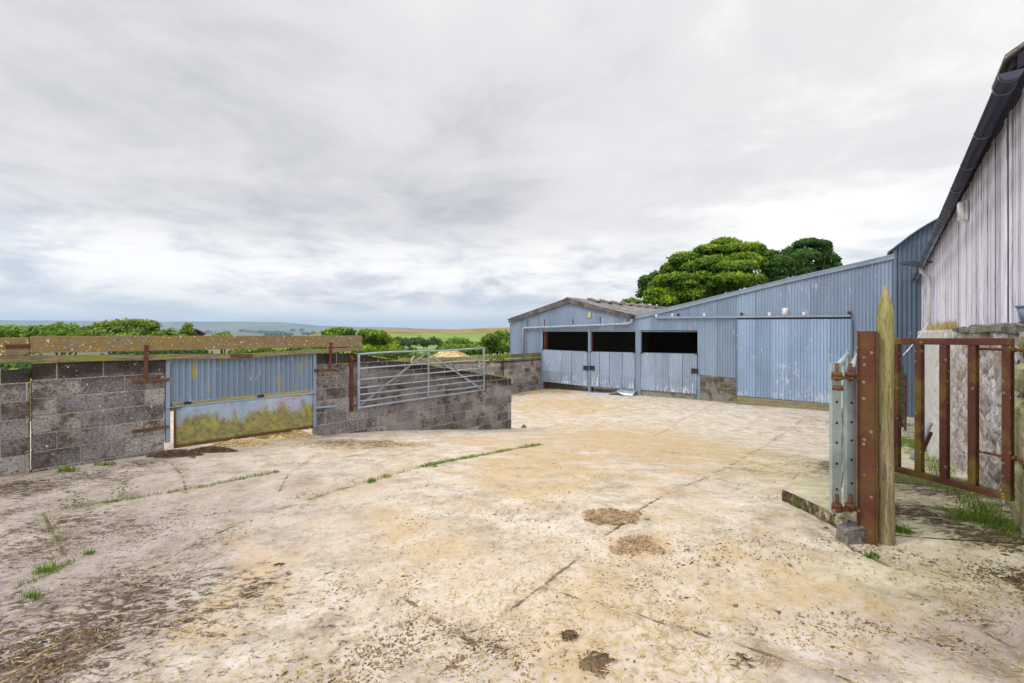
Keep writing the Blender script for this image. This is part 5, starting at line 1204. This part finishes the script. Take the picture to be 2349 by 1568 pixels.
T_ = [(150,1083,'bright tuft of grass at the foot of the dark block wall, the larger of two', 1.3),(243,1067,'smaller grass tuft at the foot of the dark block wall, toward the gate', 1.),(985,1070,'thick grass tuft at the left end of the long green joint', .9),(1222,1024,'grass tuft at the right end of the long green joint', .8),
 (855,1105,'small grass tuft in the joint left of the yard centre', .6),(105,1312,'spreading yellow green grass tuft in the left joint', .9),(75,1372,'flat pale green weed tuft at the lower left', .8),(204,1272,'small weed clump beside the left joint', .5),
 (2000,1278,'tiny grass sprig in the crack below the wooden post', .5),(2068,1222,'low grass tuft right of the foot of the wooden post', .9),(440,1050,'small green weed beside the muck at the gate foot', .5),(708,985,'pale grass clump at the right foot of the sheet metal gate', 1.)]
for u, v, lab, s in T_: blades([gp_(u, v, s)]+[gp_(u+random.uniform(-20, 20)*s, v+random.uniform(-3, 3), s*random.uniform(.3, .7)) for _ in range(5)], 34, .085, .08, M['grass'], 'grass_tuft', lab, 'grass tuft', group='grass tufts')
# grass by the stone wall behind the gate
G2 = [(2255,1170,1.7),(2280,1195,1.5),(2230,1195,1.3),(2300,1215,1.2),(2190,1130,1.6),(2165,1090,1.5),(2140,1060,1.5),(2150,1075,1.2),(2100,1000,1.6),(2120,1030,1.5),(2090,975,1.4),(2095,1040,1.),(2210,1150,1.2),(2320,1225,.9),(2270,1180,1.4),(2180,1110,1.3)]
blades([gp_(u+random.uniform(-14, 10), v+random.uniform(-8, 8), s*random.uniform(.35, .95)*(.7 if v > 1120 else 1)) for u, v, s in G2 for _ in range(4)], 34, .13, .17, M['grass'], 'grass', 'green grass growing along the foot of the rubble wall', 'grass', 'stuff')
jp = []
for (pts, dens) in ((JOINTS[0][1:4], 200), (JOINTS[0][3:6], 30), (JOINTS[1], 110), (JOINTS[2][:3], 16), ([(165,1290),(100,1322),(50,1345)], 22)):
    W_ = [U(*p) for p in pts]
    for _ in range(dens):
        i = random.randrange(len(W_)-1); t = random.random(); x = lerp(W_[i][0], W_[i+1][0], t)+random.uniform(-.03, .03); y = lerp(W_[i][1], W_[i+1][1], t)+random.uniform(-.03, .03); jp.append((x, y, G(x, y), random.uniform(.2, .6)))
for u, v in ((1400,1215),(1690,1058),(1620,1100),(1560,1165),(850,1018),(760,1005),(1500,920),(1790,1000),(700,1135),(930,1270),(1260,918)): jp.append(gp_(u, v, .3))
blades(jp, 14, .07, .12, M['grass'], 'grass', 'short grass growing in the joints of the yard concrete', 'grass', 'stuff')
# nettles in joint
for u, v, lab in ((172, 1160, 'leafy green weed standing in the left joint, the tallest one'), (283, 1138, 'small leafy weed in the joint right of the tallest weed')):
    x, y, z, _ = gp_(u, v); V = []; F = []; R = []
    for i in range(46):
        a = random.uniform(0, 2*PI); d = random.uniform(0, .12); h = random.uniform(.01, .15); s = .022; c = (x+d*math.cos(a), y+d*math.sin(a), z+h+ZE); b = random.uniform(0, 6.3)
        k = len(V); V += [(c[0]-s*math.cos(b), c[1]-s*math.sin(b), c[2]), (c[0]+s*.4*math.sin(b), c[1]-s*.4*math.cos(b), c[2]+.006), (c[0]+s*math.cos(b), c[1]+s*math.sin(b), c[2]-.004), (c[0]-s*.4*math.sin(b), c[1]+s*.4*math.cos(b), c[2]+.006)]; F.append((k, k+1, k+2, k+3)); R += [random.random()]*4
    o = fast_mesh('weed', V, F, M['grass'], (x, y, z+ZE), R); tag(o, lab, 'weed', 'weeds in the joint')
# dry grass on the ledge
P = []
for _ in range(26):
    x = random.uniform(4.2, 8.6); w_ = PR.W(x, random.uniform(0., .1), 0); P.append((w_[0], w_[1], ledge(x), random.uniform(.8, 1.8)))
blades(P, 26, .10, .10, M['drygrass'], 'dry_grass', 'dry straw coloured grass on the ledge of the rubble wall', 'grass', 'stuff', .003)
P = []
for _ in range(30):
    x, y = PL.W(random.uniform(XLc, XG0), random.uniform(.0, .18), 0)[:2]; xx = (x-PL.o[0])/PL.d[0]; P.append((x, y, topB((x-PL.o[0])*PL.d[0]+(y-PL.o[1])*PL.d[1])-.005, random.uniform(.2, .4)))
blades(P, 14, .06, .06, M['grass'], 'grass', 'thin grass sprouting from the mossy top of the dark block wall', 'grass', 'stuff', .002)

# heaps
def heap(u, v, rx, ry, h, mat, name, label, cat, n=500, ln=.10, th=.0035, kind=None, pos=None, base=True, color2=None):
    x, y = pos[:2] if pos else U(u, v); z = G(x, y) if not pos else pos[2] if len(pos) > 2 else 0
    mb = MB()
    if base:
        m_ = 20; rg_ = 6; vs = [(x, y, z+h)]
        for i in range(1, rg_+1):
            for k in range(m_):
                a = 2*PI*k/m_; f = i/rg_; nn = 1+.6*mnoise.noise(Vector((math.cos(a)*1.3, math.sin(a)*1.3, u*.1))); hx, hy = x+rx*f*nn*math.cos(a), y+ry*f*nn*math.sin(a)
                zg = G(hx, hy) if not pos else z
                vs.append((hx, hy, zg-.01+h*(1-f*f)*(1+1.1*mnoise.noise(Vector((hx*14, hy*14, 2))))))
        fs = [(0, 1+k, 1+(k+1) % m_) for k in range(m_)]+[(1+(i-1)*m_+k, 1+i*m_+k, 1+i*m_+(k+1) % m_, 1+(i-1)*m_+(k+1) % m_) for i in range(1, rg_) for k in range(m_)]
        mb.add(vs, fs, .4, 0, True)
    for _ in range(n):
        a = random.uniform(0, 2*PI); d = random.random()**.5*1.1; f = min(1, d); px_, py_ = x+rx*d*math.cos(a), y+ry*d*math.sin(a); 
        if not base and mnoise.noise(Vector((px_*7, py_*7, 1)))+.5*mnoise.noise(Vector((px_*23, py_*23, 1))) < -.45+.75*d*d: continue
        zz = (G(px_, py_) if not pos else z)+h*max(0, 1-f*f)+.004
        b = random.uniform(0, 2*PI); l = ln*random.uniform(.3, 1); dz = random.uniform(-.2, .35)*l*(.3+h*4)
        c, s_ = math.cos(b)*l/2, math.sin(b)*l/2; w_ = th
        vs = [(px_-c, py_-s_, zz), (px_-c+w_*s_/l*2, py_-s_-w_*c/l*2, zz), (px_+c, py_+s_, zz+dz), (px_, py_, zz+abs(dz)*.5+w_*1.5)]
        mb.add(vs, [(0, 1, 2), (0, 2, 3), (1, 2, 3)])
    o = mb.build(name, mat, None, (x, y, z+ZE)); return tag(o, label, cat, None, kind)
heap(655, 1004, .50, .20, .15, M['straw'], 'straw_heap', 'heap of loose straw at the right foot of the sheet metal gate', 'straw', 1500, .15, .005)
heap(560, 1021, .45, .14, .08, M['straw'], 'straw_heap', 'thinner scatter of straw below the middle of the sheet metal gate', 'straw', 900, .14, .005)
heap(402, 1046, .34, .13, .07, M['mud'], 'muck_heap', 'dark heap of muck and stalks at the left foot of the sheet metal gate', 'muck', 900, .14, .006)
heap(485, 1036, .34, .10, .06, M['mud'], 'muck_heap', 'low dark muck ridge in front of the sheet metal gate', 'muck', 600, .12, .006)
for i, (u, v, rx, ry, h) in enumerate([(1405,1188,.27,.20,.022),(1470,1252,.24,.18,.010),(1370,1522,.075,.06,.03),(1770,1525,.07,.05,.012),(1700,1520,.05,.05,.012),(1307,1462,.04,.035,.02),(640,1300,.05,.03,.01),(1202,981,.09,.08,.07)]):
    lab = ['flat cracked brown dung patch in the right middle of the yard','fainter brown dung smear just below the cracked one','dark dung pat with a hole near the bottom edge','flat grey brown dung pat at the lower right','straw covered dung scrap left of the flat grey pat','small dung clod near the joined cracks','small dark clod on the dark stain at left','dark round clod on the concrete right of the block wall end'][i]
    heap(u, v, rx, ry, h, M['mudl'] if i in (0, 1, 3) else M['mud'], 'dung_pat', lab, 'dung', (1500, 650)[i] if i < 2 else 40, .05 if i < 2 else .045, .007 if i < 2 else .004, base=i > 1)
heap(0, 0, 1.0, .8, .32, M['straw'], 'manure_heap', 'pale straw heap beyond the boards behind the tubular gate', 'straw', 900, .3, .01, pos=((1032-HU)/FP*25, 25, (HV-820)/FP*25))
mb = MB(); q = ((1032-HU)/FP*25, 25, (HV-820)/FP*25); mb.hexa([(q[0]-1.6, 24.2, -5), (q[0]+1.6, 24.2, -5), (q[0]+1.6, 25.8, -5), (q[0]-1.6, 25.8, -5), (q[0]-.95, 24.4, q[2]), (q[0]+.95, 24.4, q[2]), (q[0]+.95, 25.6, q[2]), (q[0]-.95, 25.6, q[2])]); o = mb.build('muck_mound', M['mudl'], None, (q[0], 25, ZE-5)); tag(o, 'brown muck mound under the pale straw heap beyond the boards', 'muck mound')

# scattered muck flakes and straw on the yard
def scatter():
    rnd = random.Random(4); V = []; F = []; R = []; SV = []; SF = []; SR = []
    n = 140000; us_ = rng.uniform(-60, 2420, n); vs_ = 775+(1600-775)*rng.random(n)**.75
    # approximate ground by fixed-point on arrays
    k = (vs_-HV)/FP; h = np.full(n, 1.7)
    for _ in range(25):
        Y = h/k; X = (us_-HU)/FP*Y; h = .5*h+.5*(-Gv(X, Y))
    D = patchfield(X, Y, DIRT); Bq = patchfield(X, Y, BROWN); T, W_ = tw(X, Y)
    wl = (X-PL.o[0])*PL.d[1]-(Y-PL.o[1])*PL.d[0]     # positive = yard side of left wall line
    ok = (T < 18.9) & (W_ < .75) & ((wl > .03) | (Y > 13))
    nz = np.array([mnoise.noise(Vector((x*1.7, y*1.7, 2)))+.6*mnoise.noise(Vector((x*6, y*6, 4))) for x, y in zip(X, Y)])
    dens = np.clip(.02+.60*np.maximum(D, Bq*.32)+nz*.42, .012, 1)
    keep = ok & (rng.random(n) < dens)
    st = ok & ~keep & (rng.random(n) < .05+.06*(Bq > .3))
    Zk = Gv(X, Y)
    for i in np.nonzero(keep)[0]:
        x, y, z = X[i], Y[i], Zk[i]+ZE; s = rnd.uniform(.0025, .0095)*(1+.09*Y[i])*(1+1.2*(rnd.random()<.05)); a = rnd.uniform(0, 6.3); c, q = math.cos(a)*s, math.sin(a)*s; e = rnd.uniform(.15, .6)
        b = len(V); V += [(x-c, y-q, z), (x+q*e, y-c*e, z), (x+c, y+q, z), (x-q*e, y+c*e, z), (x+rnd.uniform(-.3, .3)*s, y, z+s*rnd.uniform(.12, .35)+.002)]
        F += [(b, b+1, b+4), (b+1, b+2, b+4), (b+2, b+3, b+4), (b+3, b, b+4)]; R += [rnd.random()*.6+.4*(1-min(1, D[i]))]*5
    for i in np.nonzero(st)[0]:
        x, y, z = X[i], Y[i], Zk[i]+ZE+.004; l = rnd.uniform(.02, .085); a = rnd.uniform(0, 6.3); c, q = math.cos(a)*l/2, math.sin(a)*l/2; w_ = .0016*(1+.12*Y[i]); b = len(SV)
        SV += [(x-c, y-q, z), (x+q/l*2*w_, y-c/l*2*w_, z+.004), (x+c, y+q, z+rnd.uniform(0, .006)), (x-q/l*2*w_, y+c/l*2*w_, z+.006)]; SF.append((b, b+1, b+2, b+3)); SR += [rnd.random()]*4
    m = N('muck_flake'); r = m.attr('rnd'); mt = m.out(m.ramp(r, [(.1, (.03,.021,.014)), (.45, (.12,.08,.045)), (.9, (.32,.22,.12))]), .9, spec=.1)
    o = fast_mesh('muck_flakes', V, F, mt, (0, 0, 0), R, 3); tag(o, 'loose flakes of muck scattered over the yard', 'muck', kind='stuff')
    o = fast_mesh('loose_straw', SV, SF, M['drygrass'], (0, 0, 0), SR, 4); tag(o, 'loose straw scattered over the yard', 'straw', kind='stuff')
scatter()

# ------------------------------------------------------------------ sky, haze, sun, camera
w = bpy.data.worlds.new('World'); scene.world = w; w.use_nodes = True; w.node_tree.nodes.clear(); s = N('', w.node_tree)
SUN_EL, SUN_AZ = math.radians(48), math.radians(252)      # azimuth clockwise from +Y: behind and left of the camera
d = s.n('ShaderNodeTexCoord').outputs['Generated']; X, Y, Z = s.sep(d)[0:3]
zc = s.math('MAXIMUM', Z, 0.); den = s.math('ADD', zc, .11)
pc = s.comb(s.math('DIVIDE', X, den), s.math('DIVIDE', Y, den), 0.)
n1 = s.noise(pc, .42, 7, .52, .3, off=(3.1, 1.2, 0)); n2 = s.noise(pc, 1.3, 11, .60, .3, off=(7, 3, 1)); n3 = s.noise(pc, .18, 3, .5, off=(2, 8, 1))
f = s.math('ADD', s.math('MULTIPLY', n1, .50), s.math('ADD', s.math('MULTIPLY', n2, .40), s.math('MULTIPLY', n3, .25)))
# left of view a little darker and bluer, right paler
f = s.math('ADD', f, s.math('MULTIPLY', X, .085))
cl = s.ramp(f, [(.42, (.49,.50,.53)), (.485, (.64,.635,.65)), (.53, (.73,.705,.725)), (.60, (.79,.765,.77)), (.68, (1.,.98,.96))])
hz = s.st(Z, .26, .10)                                   # brighter broken clouds low down
lowc = s.ramp(s.noise(s.map(d, scale=(1, 1, 3.4)), 5.5, 10, .6, .3, off=(0, 4, 2)), [(.37, (.58,.63,.69)), (.44, (.76,.79,.83)), (.495, (.94,.94,.93)), (.58, (1.14, 1.12, 1.07))])
cl = s.mix(s.math('MULTIPLY', hz, .8), cl, lowc)
sky = s.n('ShaderNodeTexSky', sky_type='NISHITA', sun_disc=False, sun_elevation=SUN_EL, sun_rotation=SUN_AZ)
skc = s.n('ShaderNodeVectorMath', operation='SCALE'); s.put(skc.inputs[0], sky.outputs[0]); skc.inputs['Scale'].default_value = .10
cl = s.mix(s.math('MULTIPLY', s.st(Z, .10, .0), .25), cl, skc.outputs[0])
cl = s.mix(s.math('MULTIPLY', s.st(Z, .06, .0), .7), cl, (1.05, 1.12, 1.16))
# extra unseen sky brightness added overhead and behind the viewer to light the yard
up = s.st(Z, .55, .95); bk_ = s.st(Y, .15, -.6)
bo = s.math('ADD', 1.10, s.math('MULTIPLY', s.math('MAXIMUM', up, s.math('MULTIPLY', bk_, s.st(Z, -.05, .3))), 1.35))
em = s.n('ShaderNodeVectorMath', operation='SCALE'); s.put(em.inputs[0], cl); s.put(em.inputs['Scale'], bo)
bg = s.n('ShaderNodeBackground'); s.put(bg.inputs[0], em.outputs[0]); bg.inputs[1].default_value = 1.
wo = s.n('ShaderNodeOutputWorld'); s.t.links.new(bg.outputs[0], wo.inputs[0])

sun = bpy.data.lights.new('sun', 'SUN'); sun.energy = 1.5; sun.angle = math.radians(11); sun.color = (1., .96, .90)
so = bpy.data.objects.new('sun', sun); scene.collection.objects.link(so)
sd_ = Vector((math.sin(SUN_AZ)*math.cos(SUN_EL), math.cos(SUN_AZ)*math.cos(SUN_EL), math.sin(SUN_EL)))
so.rotation_euler = sd_.to_track_quat('Z', 'Y').to_euler()

HAZE = True
if HAZE:
    mb = MB(); mb.box(-24000, 24000, -60, 23500, -130, 420); o = mb.build('haze', M['white'])
    tag(o, 'thin blue haze over the distant valley', 'haze', kind='stuff')
    hm = N('haze_air'); pv = hm.n('ShaderNodeVolumePrincipled'); pv.inputs['Color'].default_value = (.56, .76, 1., 1); pv.inputs['Density'].default_value = .5/6500; pv.inputs['Anisotropy'].default_value = .2
    ho = hm.n('ShaderNodeOutputMaterial'); hm.t.links.new(pv.outputs[0], ho.inputs['Volume']); o.data.materials.clear(); o.data.materials.append(hm.mat)

cam = bpy.data.cameras.new('camera'); co = bpy.data.objects.new('camera', cam); scene.collection.objects.link(co)
cam.sensor_width = 36; cam.lens = FP/2349*36; cam.clip_end = 60000; cam.clip_start = .05
co.location = (0, 0, ZE); co.rotation_euler = (PI/2, 0, 0)
cam.shift_y = (758.-784.)/2349
scene.camera = co
scene.view_settings.view_transform = 'Standard'; scene.view_settings.look = 'None'; scene.view_settings.exposure = 0; scene.view_settings.gamma = 1
scene.cycles.volume_bounces = 0; scene.cycles.max_bounces = 6; scene.cycles.diffuse_bounces = 3; scene.cycles.transparent_max_bounces = 6
